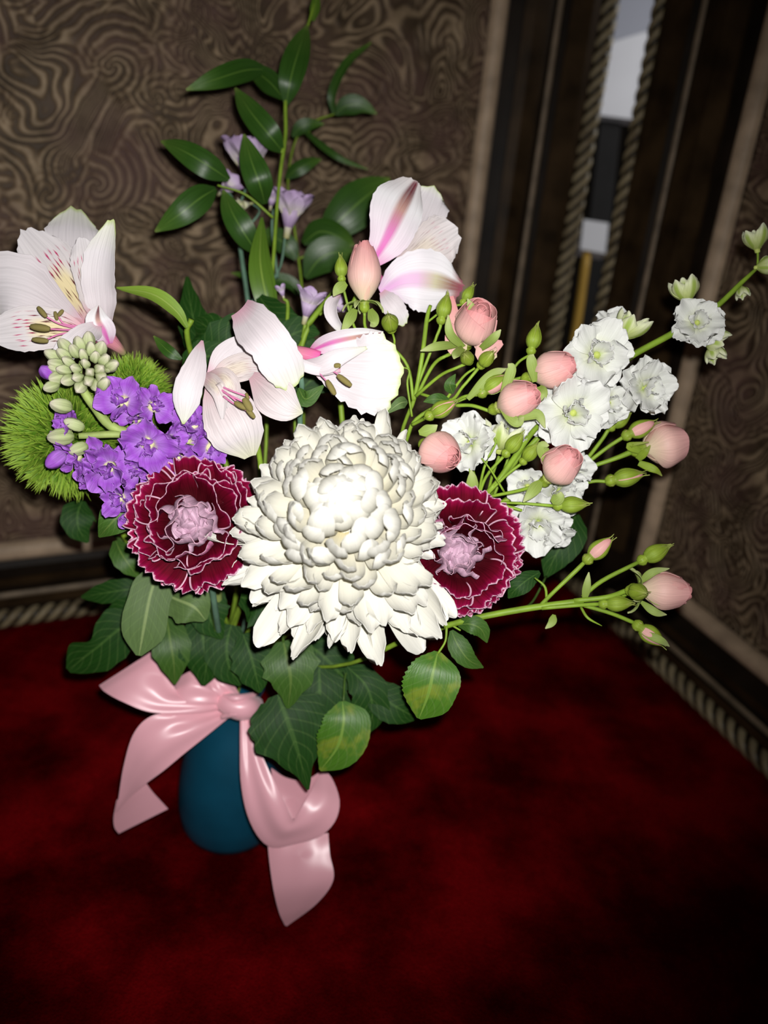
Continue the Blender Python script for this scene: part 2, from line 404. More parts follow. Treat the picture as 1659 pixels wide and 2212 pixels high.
def mat_carpet():
    m, nt = nodes('red carpet'); t = nd(nt, 'TexCoord')
    a = nd(nt, 'TexNoise', {'Vector': t.outputs['Object'], 'Scale': 9., 'Detail': 6., 'Roughness': .62}).outputs[0]
    f = nd(nt, 'TexNoise', {'Vector': t.outputs['Object'], 'Scale': 700., 'Detail': 2.}).outputs[0]
    col = ramp(nt, a, [(.36, (.06, .0006, .0012)), (.5, (.16, .0012, .003)), (.64, (.30, .003, .006))])
    col = mixc(nt, .55, col, ramp(nt, f, [(.3, (.35, .35, .35)), (.7, (1, 1, 1))]), 'MULTIPLY')
    finish(nt, col, .95, 0., f, 0., sheen=0., bs=.8, bd=.003); return m
M['carpet'] = mat_carpet()
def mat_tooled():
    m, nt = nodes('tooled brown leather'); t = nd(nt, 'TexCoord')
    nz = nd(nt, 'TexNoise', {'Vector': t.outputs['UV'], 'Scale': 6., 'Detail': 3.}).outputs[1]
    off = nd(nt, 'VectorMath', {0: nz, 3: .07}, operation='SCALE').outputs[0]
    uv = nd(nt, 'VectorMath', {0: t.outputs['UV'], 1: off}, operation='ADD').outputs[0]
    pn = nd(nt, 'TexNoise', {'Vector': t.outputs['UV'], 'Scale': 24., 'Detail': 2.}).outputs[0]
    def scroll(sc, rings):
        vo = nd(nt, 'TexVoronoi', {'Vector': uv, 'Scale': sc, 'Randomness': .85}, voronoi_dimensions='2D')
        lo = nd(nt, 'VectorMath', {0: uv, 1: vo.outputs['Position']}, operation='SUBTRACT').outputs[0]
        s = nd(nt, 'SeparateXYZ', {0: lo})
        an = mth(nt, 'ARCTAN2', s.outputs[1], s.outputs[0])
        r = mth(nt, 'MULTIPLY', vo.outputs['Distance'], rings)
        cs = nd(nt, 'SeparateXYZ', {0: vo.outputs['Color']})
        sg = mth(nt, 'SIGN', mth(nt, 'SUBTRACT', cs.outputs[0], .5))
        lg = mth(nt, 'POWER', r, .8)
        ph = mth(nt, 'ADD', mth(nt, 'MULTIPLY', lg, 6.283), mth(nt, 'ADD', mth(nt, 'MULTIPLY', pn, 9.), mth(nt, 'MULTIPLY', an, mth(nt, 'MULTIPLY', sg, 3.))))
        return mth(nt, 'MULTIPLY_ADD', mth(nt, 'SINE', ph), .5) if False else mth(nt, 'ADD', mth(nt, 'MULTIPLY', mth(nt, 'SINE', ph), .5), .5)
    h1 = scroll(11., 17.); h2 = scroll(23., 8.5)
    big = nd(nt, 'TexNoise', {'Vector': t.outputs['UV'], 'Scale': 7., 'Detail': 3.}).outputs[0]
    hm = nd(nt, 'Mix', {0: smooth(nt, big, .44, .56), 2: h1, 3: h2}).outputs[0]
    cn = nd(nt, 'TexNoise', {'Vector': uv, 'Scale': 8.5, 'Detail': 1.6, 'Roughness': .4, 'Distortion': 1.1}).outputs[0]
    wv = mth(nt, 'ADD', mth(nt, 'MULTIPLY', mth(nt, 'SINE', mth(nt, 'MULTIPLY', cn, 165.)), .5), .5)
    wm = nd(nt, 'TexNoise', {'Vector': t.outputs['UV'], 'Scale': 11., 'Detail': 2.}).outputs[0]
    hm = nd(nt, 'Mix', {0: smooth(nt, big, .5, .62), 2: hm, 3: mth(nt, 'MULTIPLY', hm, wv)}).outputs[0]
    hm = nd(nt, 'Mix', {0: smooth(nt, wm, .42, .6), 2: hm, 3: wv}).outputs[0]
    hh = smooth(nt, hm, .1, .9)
    col = ramp(nt, hh, [(.0, (.12, .08, .048)), (.45, (.26, .182, .112)), (1., (.46, .335, .21))])  # dark recesses, light ridges: relief shading put into the leather's colour
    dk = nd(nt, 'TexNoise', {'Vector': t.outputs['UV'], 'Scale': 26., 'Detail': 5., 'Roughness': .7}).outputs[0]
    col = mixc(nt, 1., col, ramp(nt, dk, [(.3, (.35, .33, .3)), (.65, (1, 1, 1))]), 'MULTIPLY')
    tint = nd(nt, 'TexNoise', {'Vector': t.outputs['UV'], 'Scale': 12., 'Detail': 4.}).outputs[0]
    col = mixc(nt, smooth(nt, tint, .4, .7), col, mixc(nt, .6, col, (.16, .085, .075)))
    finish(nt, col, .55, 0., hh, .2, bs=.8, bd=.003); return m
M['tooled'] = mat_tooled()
M['darkwood'] = flat('dark walnut', (.016, .010, .006), .5, 0., .5, 25., .1)
M['brownwood'] = flat('brown walnut', (.05, .029, .013), .5, 0., .6, 22., .1)
M['bead'] = flat('worn bronze bead', (.56, .41, .28), .5, 0., .3, 40., .3)
M['thinbead'] = flat('worn thin bead', (.26, .19, .125), .5, 0., .45, 30., .3)
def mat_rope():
    m, nt = nodes('gilded rope with shade painted in its grooves'); uv, u, v, ob = uvn(nt)
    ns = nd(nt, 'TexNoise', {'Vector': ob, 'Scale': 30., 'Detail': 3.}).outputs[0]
    col = mixc(nt, smooth(nt, u, .35, .75), (.02, .014, .008), ramp(nt, ns, [(.3, (.2, .15, .085)), (.7, (.42, .34, .2))]))  # groove shade painted in: dark between the gilded ridges
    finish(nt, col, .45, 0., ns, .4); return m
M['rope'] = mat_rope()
M['white'] = flat('white paint', (.72, .72, .76), .6, 0., .05, 8.)
M['gold'] = flat('gold post', (.55, .33, .06), .4, 0., .15, 20.)
M['black'] = flat('black cloth', (.01, .009, .009), .8, 0., .3, 20.)
M['backwall'] = flat('dim wall beyond', (.05, .04, .03), .8, 0., .2, 5.)

# ------------------------------------------------------------------ setting: carpet, two panelled walls with moulded frames, gap between them
pA, pK, pB = fl_at(0, 1366), fl_at(1145, 1195), fl_at(1659, 1695)
Z = Vector((0, 0, 1))
def wall_axes(far):
    d = (far-pK).normalized(); n = d.cross(Z)
    if n.dot(CC-pK) < 0: n = -n
    return d, n.normalized()
dB, nB = wall_axes(pA)
dR, nR = wall_axes(pB)
def struct(name, me, parent=None):
    o = add(name, me, parent)
    if parent is None: o['kind'] = 'structure'
    return o
def slab(o, a, b, c, m, name, uvs=True):                     # box from corner o along a, b, c
    v = [o, o+a, o+a+b, o+b]; v = v + [p+c for p in v]
    f = [(0, 1, 2, 3), (7, 6, 5, 4), (0, 4, 5, 1), (1, 5, 6, 2), (2, 6, 7, 3), (3, 7, 4, 0)]
    uv = [(0, 0), (a.length, 0), (a.length, b.length), (0, b.length)]*2
    return mesh(name, v, f, [m], uv, smooth=False)
flo_me = mesh('floor', [(-1.6, -.6, 0), (1.6, -.6, 0), (1.6, 3.2, 0), (-1.6, 3.2, 0), (-1.6, -.6, -.03), (1.6, -.6, -.03), (1.6, 3.2, -.03), (-1.6, 3.2, -.03)],
              [(0, 1, 2, 3), (7, 6, 5, 4), (0, 4, 5, 1), (1, 5, 6, 2), (2, 6, 7, 3), (3, 7, 4, 0)], [M['carpet']], smooth=False)
struct('floor', flo_me)
HW = 1.15
BK0, RK0 = .006, .040                                        # where each panel starts, measured from the corner
pKB, pKR = pK-nB*.02, pK-nR*.02
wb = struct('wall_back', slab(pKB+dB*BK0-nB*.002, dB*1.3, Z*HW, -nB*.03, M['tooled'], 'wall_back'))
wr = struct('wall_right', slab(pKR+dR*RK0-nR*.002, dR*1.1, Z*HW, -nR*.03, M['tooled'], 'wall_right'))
def profile(name, o, al, ac, out, L, prof, m):
    """moulding: profile (across, out) swept along al for length L"""
    n = len(prof); vs = [o+ac*a+out*h for a, h in prof] + [o+al*L+ac*a+out*h for a, h in prof]
    fs = [(k, (k+1) % n, n+(k+1) % n, n+k) for k in range(n)] + [tuple(range(n-1, -1, -1)), tuple(range(n, 2*n))]
    return mesh(name, vs, fs, [m], smooth=False)
def half(cx, r, h0=0., n=8):
    return [(cx-r, h0-.002)] + [(cx-r*math.cos(PI*k/n), h0+r*math.sin(PI*k/n)) for k in range(n+1)] + [(cx+r, h0-.002)]
def rope(name, p0, p1, r, pitch, m, lobes=3, seg=18):
    L = (p1-p0).length; n = int(L/.0016); t = (p1-p0).normalized()
    a = t.cross(Vector((.3, .5, .1)) if abs(t.z) > .5 else Z).normalized(); b = t.cross(a)
    vs, fs, uvs = [], [], []
    for k in range(n+1):
        z = L*k/n
        for s in range(seg):
            f = 2*PI*s/seg
            q = abs(math.cos(.5*lobes*f - PI*z/pitch))
            rr = r*(.5+.5*q**.7); uvs.append((q, z))
            vs.append(p0+t*z+a*(rr*math.cos(f))+b*(rr*math.sin(f)))
    for k in range(n):
        for s in range(seg):
            s2 = (s+1) % seg
            fs.append((k*seg+s, k*seg+s2, (k+1)*seg+s2, (k+1)*seg+s))
    fs.append(tuple(range(seg-1, -1, -1))); fs.append(tuple(n*seg+s for s in range(seg)))
    return mesh(name, vs, fs, [m], uvs)
def frame_member(idx, o, al, ac, out, L, W, thin, thick, l0, l1, ropeflip):
    """o: floor/gap corner; rope on the near edge, thick bead against the panel"""
    a0 = .03
    k = W
    base = [(0, -.001), (0, .012), (a0, .012), (a0+.004, .02), (a0+.014, .024), (thin-.012, .018), (thin-.006, .012), (thin+.006, .012), (thin+.012, .016),
            (thin+(thick-thin)*.5, .019), (thick-.02, .008), (thick-.012, .004), (thick+.011, .004), (thick+.011, -.001)]
    t = add('trim_%d' % idx, profile('frame', o, al, ac, out, L, base, M['darkwood'])); t['kind'] = 'structure'
    add('raised_band', profile('raised_band', o+al*l0, al, ac, out, L-l0-l1, [(thin+.012, .0155), (thin+.02, .021), (thin+(thick-thin)*.52, .024), (thick-.028, .016), (thick-.03, .01), (thin+.014, .01)], M['brownwood']), t)
    add('inner_band', profile('inner_band', o+al*l0*.5, al, ac, out, L-l0*.5, [(a0+.003, .018), (a0+.008, .026), (a0+.02, .027), (thin-.012, .02), (thin-.013, .012), (a0+.005, .012)], M['brownwood']), t)
    add('thick_bead', profile('thick_bead', o+al*l0, al, ac, out, L-l0, half(thick, .0115, .003), M['bead']), t)
    add('thin_bead', profile('thin_bead', o+al*l0*.5, al, ac, out, L-l0*.5, half(thin, .0042, .0115), M['thinbead']), t)
    p = o+ac*.015+out*.013
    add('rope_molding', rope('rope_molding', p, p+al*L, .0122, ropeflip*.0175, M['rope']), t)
    return t
frame_member(1, pKB+dB*.008, Z, dB, nB, HW, .18, .088, .168, .112, 0, 1)
frame_member(2, pKB+dB*.034, dB, Z, nB, 1.25, .12, .046, .101, .150, 0, -1)
frame_member(3, pKR+dR*.048, Z, dR, nR, HW, .2, .093, .200, .112, 0, 1)
frame_member(4, pKR+dR*.074, dR, Z, nR, 1.0, .12, .046, .101, .180, 0, 1)
# room beyond the gap
far = struct('wall_far', slab(Vector((-1.2, 3.0, 0)), Vector((2.6, 0, 0)), Z*2.0, Vector((0, .05, 0)), M['backwall'], 'wall_far'))
def gp(px, py, d): return at(px, py, d)
bd = thing('white_board', 'tall white board seen through the narrow gap between the two framed walls', 'board', gp(1345, 100, 1.3))
def quadbox(name, c, m, t=.02):
    n = F
    v = [Vector(p) for p in c] + [Vector(p)+n*t for p in c]
    return mesh(name, v, [(0, 1, 2, 3), (7, 6, 5, 4), (0, 4, 5, 1), (1, 5, 6, 2), (2, 6, 7, 3), (3, 7, 4, 0)], [m], smooth=False)
add('upper_panel', quadbox('upper_panel', [gp(1300, 95, 1.32), gp(1440, 58, 1.32), gp(1440, -120, 1.32), gp(1300, -120, 1.32)], flat('pale grey paint', (.36, .37, .43), .6, 0., .05, 8.)), bd, label='pale grey upper panel')
add('lower_panel', quadbox('lower_panel', [gp(1270, 245, 1.31), gp(1420, 265, 1.31), gp(1430, 58, 1.31), gp(1290, 100, 1.31)], M['white']), bd)
add('support', quadbox('support', [gp(1200, 1150, 1.325), gp(1250, 1150, 1.325), gp(1345, 240, 1.325), gp(1300, 240, 1.325)], M['black'], .012), bd, label='black upright')
ps = thing('gold_post', 'slim gold post topped by a small white block seen through the corner gap', 'post', gp(1240, 760, 1.27))
add('shaft', tube('shaft', [gp(1205, 900, 1.27), gp(1243, 720, 1.27), gp(1268, 545, 1.27)], .0075, M['gold'], 10), ps)
add('cap_block', quadbox('cap_block', [gp(1254, 538, 1.26), gp(1308, 548, 1.26), gp(1315, 482, 1.26), gp(1261, 474, 1.26)], M['white'], .03), ps, label='white square block')
rl = bpy.data.lights.new('gap_fill_light', 'AREA'); rl.energy = 1.5; rl.size = .3  # added unseen light, brightens the board behind the gap
rlo = bpy.data.objects.new('gap_fill_light', rl); COL.objects.link(rlo)
rlo.location = (.62, 1.18, .95)
rlo.rotation_euler = (gp(1330, 250, 1.31)-Vector(rlo.location)).to_track_quat('-Z', 'Y').to_euler()

# ------------------------------------------------------------------ vase
VC = Vector((-.114, .527, 0))
vz = thing('vase', 'matte teal bottle-shaped vase standing on the red carpet', 'vase', VC)
prof = [(.0, .0), (.036, .0), (.0415, .003), (.045, .012), (.0465, .028), (.0455, .05), (.0425, .07), (.0375, .09), (.0315, .108), (.0268, .122), (.0245, .134), (.0245, .142), (.0268, .150)]
add('body', lathe('body', prof, M['vase'], 48), vz, Matrix.Translation(VC))
add('rim', lathe('rim', [(.0268, .149), (.0278, .151), (.0272, .1535), (.0252, .1535), (.0238, .150), (.0225, .14), (.022, .12), (.0, .12)], M['vase'], 48), vz, Matrix.Translation(VC))
NK = VC + Vector((0, 0, .150))
def neck(k):
    a = k*2.4; r = .004+.003*(k % 5)
    return [VC+Vector((math.cos(a)*r*.6, math.sin(a)*r*.6, .125)), NK+Vector((math.cos(a)*r, math.sin(a)*r, .012))]

# ------------------------------------------------------------------ chrysanthemum
mc = at(752, 1106, .418)
max_ = dirn(-.03, -.28, 1)
mum = thing('chrysanthemum', 'big round cream white chrysanthemum with incurved petals in the middle of the bouquet', 'flower', mc)
mk = []
for sd in range(4):
    q = sd-1.5
    mk.append([
        petal('mum_petal', .030, .0125, [M['mum']], phi=2.0+.25*q, b0=-.1, cup=.45, base=.5, peak=.72, tip=.55, rnd=.08, pw=1.3, seed=sd, ruf=.03, nu=9, nv=14),
        petal('mum_petal', .045, .0138, [M['mum']], phi=1.9+.25*q, b0=-.15, cup=.5, base=.5, peak=.76, tip=.55, rnd=.055, pw=1.6, seed=sd+5, ruf=.03, nu=9, nv=15, twist=.25*q),
        petal('mum_petal', .051, .0142, [M['mum']], phi=1.85+.25*q, b0=-.2, cup=.55, base=.45, peak=.77, tip=.55, rnd=.05, pw=1.6, seed=sd+9, ruf=.035, nu=9, nv=15, twist=.3*q),
        petal('mum_petal', .052, .0138, [M['mum']], phi=1.6+.3*q, b0=-.3, cup=.5, base=.45, peak=.77, tip=.5, rnd=.05, pw=1.7, seed=sd+13, ruf=.045, twist=.35*q, nu=9, nv=15),
        petal('mum_petal', .053, .0125, [M['mum']], phi=.7+.5*q, b0=-.3, cup=.5, base=.45, peak=.74, tip=.45, rnd=.045, pw=2., seed=sd+17, ruf=.06, twist=.5*q, nu=9, nv=15)])
FM = frame(mc, max_)
rg = random.Random(3)
NM = 205
downv = (FM.to_3x3().inverted() @ (-CY-CX*.38)).normalized(); fdown = math.atan2(downv.y, downv.x)
for i in range(NM):
    t = math.acos(1-(1-math.cos(math.radians(112)))*((i+.5)/NM)**.92)
    f = i*2.39996
    deg = math.degrees(t)
    k = 0 if deg < 15 else 1 if deg < 38 else 2 if deg < 76 else 3 if deg < 100 else 4
    me = mk[rg.randrange(4)][k]
    low = math.cos(f-fdown)
    sc = rg.uniform(.92, 1.08)*((1.0 if low > .35 else .74) if k >= 3 else .87)
    place(mum, FM, f, t+rg.uniform(-.05, .05), me, .0175 if k else .02, sc, 'petal', rg.uniform(-.28, .28))
for i in range(30):                                           # longer reflexed petals under the near side
    f = fdown + (i/29-.5)*2.7 + rg.uniform(-.05, .05)
    place(mum, FM, f, math.radians(rg.uniform(96, 122)), mk[rg.randrange(4)][4], .021, rg.uniform(1.05, 1.32), 'petal', rg.uniform(-.4, .4))
add('receptacle', lathe('receptacle', [(.004, -.021), (.014, -.016), (.02, -.006), (.021, .004), (.016, .014), (.004, .02)], M['mum'], 20), mum, FM)
add('stem', tube('stem', neck(0)+[mc.lerp(NK, .45)+Vector((0, -.01, .01)), mc-max_*.02], [.003, .003, .0032, .0036], M['stemd']), mum)

# ------------------------------------------------------------------ carnations
def carnation(c, axis, sc, label, stem_mid, nk, spin, sd):
    t = thing('carnation', label, 'flower', c, 'maroon carnations')
    Fm = frame(c, axis, spin)
    out = [petal('carn_petal', .031, .038, [M['carn'], M['carnbo']], phi=.35+.2*q, b0=-.15, cup=.14, ruf=.05, rk=1.7+.4*q, ser=.055, sk=6, base=.14, peak=.93, tip=.97, rnd=.14, nu=33, nv=16, seed=sd+q) for q in range(4)]
    midp = [petal('carn_petal', .027, .035, [M['carn'], M['carnbo']], phi=.45+.25*q, b0=0., cup=.2, ruf=.065, rk=1.7+.4*q, ser=.055, sk=6, base=.16, peak=.93, tip=.97, rnd=.14, nu=33, nv=16, seed=sd+10+q) for q in range(4)]
    inn = [petal('carn_petal', .024, .029, [M['carni'], M['carnb']], phi=.8+.2*q, b0=.05, cup=.3, ruf=.09, rk=1.8+.5*q, ser=.045, sk=6, base=.2, peak=.97, tip=1., rnd=.1, nu=25, nv=15, seed=sd+20+q) for q in range(4)]
    cor = [petal('carn_petal', .022, .020, [M['carni'], M['carnb']], phi=2.0+.35*q, b0=-.1, cup=.4, ruf=.16, rk=2.4+.6*q, ser=.05, sk=6, base=.3, peak=.95, tip=.9, rnd=.1, nu=23, nv=15, seed=sd+30+q) for q in range(4)]
    rgc = random.Random(sd)
    rosette(t, Fm, [(8, 96, out, .007, sc*1.04), (7, 82, out, .008, sc*1.02), (7, 66, midp, .009, sc*1.04), (6, 50, midp, .009, sc*1.02), (5, 38, inn, .008, sc*1.05), (7, 27, cor, .006, sc*1.12), (6, 10, cor, .005, sc*.95)], rgc, jit=.16)
    add('calyx', lathe('calyx', [(.003, -.024), (.0055, -.02), (.0068, -.008), (.0085, .002), (.006, .006)], M['stemb'], 14), t, Fm)
    add('stem', tube('stem', neck(nk)+[stem_mid, c-axis*.024], [.002, .002, .0021, .0022], M['stemb']), t)
    return t
carnation(at(424, 1130, .437), dirn(.05, -.12, 1), 1.0, 'frilled maroon carnation with white picotee edges below the purple stock', at(470, 1350, .53), 1, .3, 40)
carnation(at(984, 1190, .452), dirn(.03, .02, 1), .98, 'frilled maroon carnation half hidden behind the big white chrysanthemum', at(760, 1350, .53), 2, 1.2, 90)

# ------------------------------------------------------------------ alstroemerias
def anther(parent, px, py, d, ang, ln=36, w=13):
    p = at(px, py, d); a = math.radians(ang)
    ax = (CX*math.cos(a) - CY*math.sin(a)); s = d/FPX
    me = lathe('anther', [(.0, -.5), (.3, -.46), (.46, -.25), (.5, 0), (.46, .25), (.3, .46), (.0, .5)], M['anther'], 10)
    m = frame(p, ax) @ Matrix.Diagonal((w*s, w*s, ln*s, 1))
    add('anther', me, parent, m)
def filament(parent, pts, w=5):
    add('filament', tube('filament', [at(*p) for p in pts], [w*.5*pts[0][2]/FPX, w*.35*pts[0][2]/FPX], M['filament'], 6), parent)
ALG = 'white and pink alstroemeria blooms'
d = .46
a1 = thing('alstroemeria', 'open white alstroemeria with crimson streaks and a yellow throat at the far left', 'flower', at(185, 715, d), ALG)
blade(a1, 'tepal', [(200, 700, d+.012), (172, 590, d+.016), (164, 510, d+.02), (165, 452, d+.03)], [14, 60, (60, 58), (60, 54), (44, 38)], M['alw'], cup=.1, ruf=.06, ser=.05, rnd=.16, seed=1)
blade(a1, 'tepal', [(180, 705, d+.004), (95, 660, d+.0), (20, 635, d-.004), (-50, 640, d+.004)], [18, 90, (78, 84), (80, 84), (64, 60)], M['alw'], cup=.2, ruf=.05, ser=.04, rnd=.2, seed=2)
blade(a1, 'tepal', [(232, 718, d+.002), (225, 650, d+.002), (224, 570, d-.006), (244, 478, d-.01)], [10, (34, 26), (42, 30), (40, 26), (22, 12)], M['alw'], cup=.3, ruf=.08, ser=.05, rnd=.1, roll=-20, seed=3)
blade(a1, 'tepal', [(200, 712, d+.001), (160, 640, d+.007), (105, 570, d+.006), (48, 500, d+.004)], [14, (40, 40), (52, 54), (56, 60), (40, 42)], M['als'], cup=.14, ruf=.04, ser=.04, rnd=.14, seed=4, nu=13, nv=25, label='streaked upper tepal')
blade(a1, 'tepal', [(212, 708, d-.001), (200, 640, d+.004), (186, 570, d+.003), (176, 512, d-.006)], [12, (26, 22), (32, 27), (34, 30), (24, 24)], M['als'], cup=.22, ruf=.08, ser=.04, rnd=.12, seed=15, nu=11, nv=21, roll=10, label='streaked upper tepal')
blade(a1, 'tepal', [(195, 722, d-.004), (120, 712, d-.010), (50, 712, d-.014), (-25, 722, d-.014)], [14, (34, 40), (44, 48), (46, 46), (36, 34)], M['als'], cup=.2, ruf=.05, ser=.03, rnd=.18, seed=6)
blade(a1, 'tepal', [(214, 700, d-.012), (186, 722, d-.020), (150, 760, d-.026), (98, 815, d-.024)], [12, (28, 20), (24, 28), (18, 26), 8], M['alw'], cup=.35, ruf=.10, ser=.02, roll=20, seed=7)
blade(a1, 'tepal', [(236, 742, d-.002), (225, 715, d-.010), (212, 690, d-.014), (213, 660, d-.012)], [14, (30, 24), (26, 22), 6], M['alp'], cup=.3, seed=8)
add('ovary', tube('ovary', [at(268, 764, d+.012), at(252, 748, d+.006), at(225, 725, d+.002), at(205, 712, d+.004)], [.0020, .0034, .0062, .008], M['pinktube'], 12), a1, label='pink ovary tapering to green')
for f0 in ([(178, 712, d-.008), (130, 700, d-.018), (96, 682, d-.024)], [(178, 714, d-.010), (130, 712, d-.022), (100, 710, d-.028)], [(178, 717, d-.010), (130, 722, d-.020), (96, 736, d-.026)], [(176, 706, d-.008), (140, 700, d-.014), (126, 684, d-.016)]): filament(a1, f0)
anther(a1, 91, 674, d-.025, 50, 30, 12); anther(a1, 87, 708, d-.029, 8, 44, 17); anther(a1, 87, 735, d-.027, 6, 36, 13); anther(a1, 121, 682, d-.017, 75, 20, 9); anther(a1, 131, 676, d-.017, -50, 18, 9)
add('stem', tube('stem', neck(3)+[at(400, 1130, .54), at(300, 880, .5), at(275, 790, .478), at(266, 762, d+.013)], [.0016, .0016, .0018, .0018, .0017, .0017], M['stem'], 7), a1)
blade(a1, 'leaf', [(404, 708, .475), (380, 672, .47), (330, 636, .468), (252, 622, .475)], [8, 24, 34, 26, 4], M['leafl'], cup=.3, roll=25, seed=9)
blade(a1, 'leaf', [(392, 776, .482), (362, 757, .48), (332, 726, .486)], [6, 24, 22, 3], M['ruscus'], cup=.2, seed=10)

d = .437
a2 = thing('alstroemeria', 'white alstroemeria bloom tipped left, between the purple stock and the big chrysanthemum', 'flower', at(450, 830, d), ALG)
blade(a2, 'tepal', [(437, 736, d+.002), (424, 790, d-.008), (402, 850, d-.012), (396, 916, d-.006)], [5, (17, 20), (28, 28), (30, 24), 5], M['alw'], cup=.35, ruf=.08, ser=.03, seed=21)
blade(a2, 'tepal', [(452, 812, d+.012), (490, 770, d+.012), (522, 742, d+.010), (548, 730, d+.012)], [14, 56, 52, 30, 10], M['alw'], cup=.2, seed=22)
blade(a2, 'tepal', [(455, 822, d+.006), (500, 800, d+.006), (545, 790, d+.004), (580, 800, d+.002)], [12, 50, 60, 50, 14], M['alf'], cup=.25, ruf=.05, seed=23, nu=11, nv=21)
blade(a2, 'tepal', [(520, 668, d-.004), (566, 720, d-.018), (604, 778, d-.018), (632, 842, d-.008)], [(26, 24), (44, 50), (46, 46), (46, 46), (34, 30)], M['alw'], cup=.28, ruf=.09, ser=.05, rnd=.12, seed=24, label='folded white tepal with a green tip mark')
blade(a2, 'tepal', [(452, 830, d+.002), (490, 880, d-.004), (520, 930, d-.004), (543, 985, d+.006)], [20, (46, 50), (54, 66), (44, 62), (10, 16)], M['alm'], cup=.22, ruf=.05, ser=.03, seed=25)
blade(a2, 'tepal', [(545, 812, d+.0), (590, 850, d-.008), (622, 878, d-.008), (654, 892, d-.004)], [20, (40, 46), (32, 36), 4], M['alm'], cup=.25, ruf=.05, seed=26)
blade(a2, 'tepal', [(440, 812, d-.0), (462, 830, d-.008), (476, 856, d-.010), (480, 905, d-.006)], [16, 34, 36, 26, 6], M['alf'], cup=.5, ruf=.08, seed=27)
blade(a2, 'tepal', [(452, 812, d-.0), (485, 818, d-.010), (500, 850, d-.008), (498, 890, d-.002)], [14, 40, 46, 34, 8], M['alf'], cup=.4, ruf=.08, seed=28)
for f0 in ([(480, 836, d-.010), (510, 848, d-.016), (540, 858, d-.018)], [(480, 846, d-.010), (505, 858, d-.016), (530, 870, d-.018)], [(482, 856, d-.010), (505, 872, d-.016), (538, 890, d-.018)], [(475, 840, d-.010), (500, 858, d-.016), (520, 876, d-.018)]): filament(a2, f0)
anther(a2, 519, 876, d-.020, 30, 30, 13); anther(a2, 535, 874, d-.021, 60, 34, 17); anther(a2, 541, 892, d-.020, 50, 30, 12); anther(a2, 534, 856, d-.019, 70, 16, 8)
add('stem', tube('stem', neck(4)+[at(560, 1180, .52), at(545, 900, .475), at(470, 822, d+.014)], [.0016, .0016, .0018, .0018, .002], M['stem'], 7), a2)

d = .437
a3 = thing('alstroemeria', 'white alstroemeria seen side-on above the chrysanthemum with two olive anthers showing', 'flower', at(700, 780, d), ALG)
blade(a3, 'tepal', [(672, 796, d+.004), (725, 798, d+.0), (800, 808, d-.006), (868, 806, d-.006)], [10, (36, 40), (68, 70), (86, 84), (84, 80)], M['alw'], cup=.16, ruf=.06, ser=.07, rnd=.17, seed=31, nv=25, nu=15)
blade(a3, 'tepal', [(670, 758, d+.006), (715, 740, d-.006), (770, 728, d-.010), (828, 718, d-.008)], [10, (22, 22), (26, 24), (20, 18), 5], M['alp'], cup=.3, roll=25, seed=32)
blade(a3, 'tepal', [(630, 790, d+.002), (690, 790, d-.010), (735, 770, d-.014), (796, 750, d-.010)], [10, (16, 16), (20, 22), (14, 14), 4], M['alw'], cup=.4, seed=33)
blade(a3, 'tepal', [(735, 800, d-.004), (690, 800, d-.010), (650, 786, d-.010), (628, 764, d-.004)], [8, 22, 22, 6], M['alw'], cup=.4, seed=34)
add('ovary', tube('ovary', [at(608, 756, d+.004), at(630, 758, d+.002), at(662, 766, d+.002), at(690, 774, d+.002)], [.0016, .0032, .0042, .004], M['pinktube'], 12), a3, label='pink ovary with a green base')
anther(a3, 715, 837, d-.016, 60, 38, 14); anther(a3, 744, 822, d-.017, 38, 40, 14); anther(a3, 729, 790, d-.014, 0, 16, 12)
filament(a3, [(690, 795, d-.006), (715, 800, d-.012), (735, 812, d-.016)], 4); filament(a3, [(685, 800, d-.006), (695, 812, d-.012), (708, 826, d-.015)], 4)
add('stem', tube('stem', neck(5)+[at(640, 1180, .52), at(648, 900, .475), at(652, 830, .455), at(640, 785, d+.012), at(615, 757, d+.006)], [.0015, .0015, .0018, .0017, .0016, .0015], M['stemb'], 7), a3)
blade(a3, 'leaf', [(645, 838, .455), (662, 862, .452), (700, 832, .45)], [4, 34, 30, 3], M['leafm'], seed=35)

d = .475
a4 = thing('alstroemeria', 'white alstroemeria seen from behind with magenta midribs, beside a pink rosebud', 'flower', at(815, 590, d), ALG)
blade(a4, 'tepal', [(868, 570, d+.012), (900, 490, d+.018), (925, 430, d+.02), (936, 405, d+.02)], [14, 80, (60, 52), (48, 40)], M['alw'], cup=.15, ruf=.05, ser=.04, rnd=.18, seed=41)
blade(a4, 'tepal', [(840, 590, d+.010), (900, 550, d+.012), (950, 515, d+.010), (990, 492, d+.008)], [14, 66, (48, 56), (44, 44)], M['alf'], cup=.2, ruf=.07, ser=.05, rnd=.16, seed=42)
blade(a4, 'tepal', [(800, 575, d+.0), (840, 505, d-.006), (872, 445, d-.004), (902, 392, d+.004)], [20, (36, 44), (62, 50), (66, 44), (32, 14)], M['alp'], cup=-.18, ruf=.03, ser=.02, rnd=.04, seed=43, nv=23, nu=13, label='tall tepal with a magenta and maroon midrib')
blade(a4, 'tepal', [(822, 632, d+.002), (872, 605, d-.004), (935, 605, d-.002), (1000, 622, d+.006)], [22, (40, 50), (60, 66), (56, 66), (16, 34)], M['alq'], cup=-.16, ruf=.05, ser=.04, rnd=.06, seed=44, nv=23, nu=13, label='lower tepal with a lilac midrib')
blade(a4, 'tepal', [(826, 630, d-.002), (844, 655, d-.006), (862, 680, d-.004), (872, 702, d+.0)], [14, 44, 42, 34], M['alw'], cup=.2, ruf=.12, ser=.06, rnd=.15, seed=45)
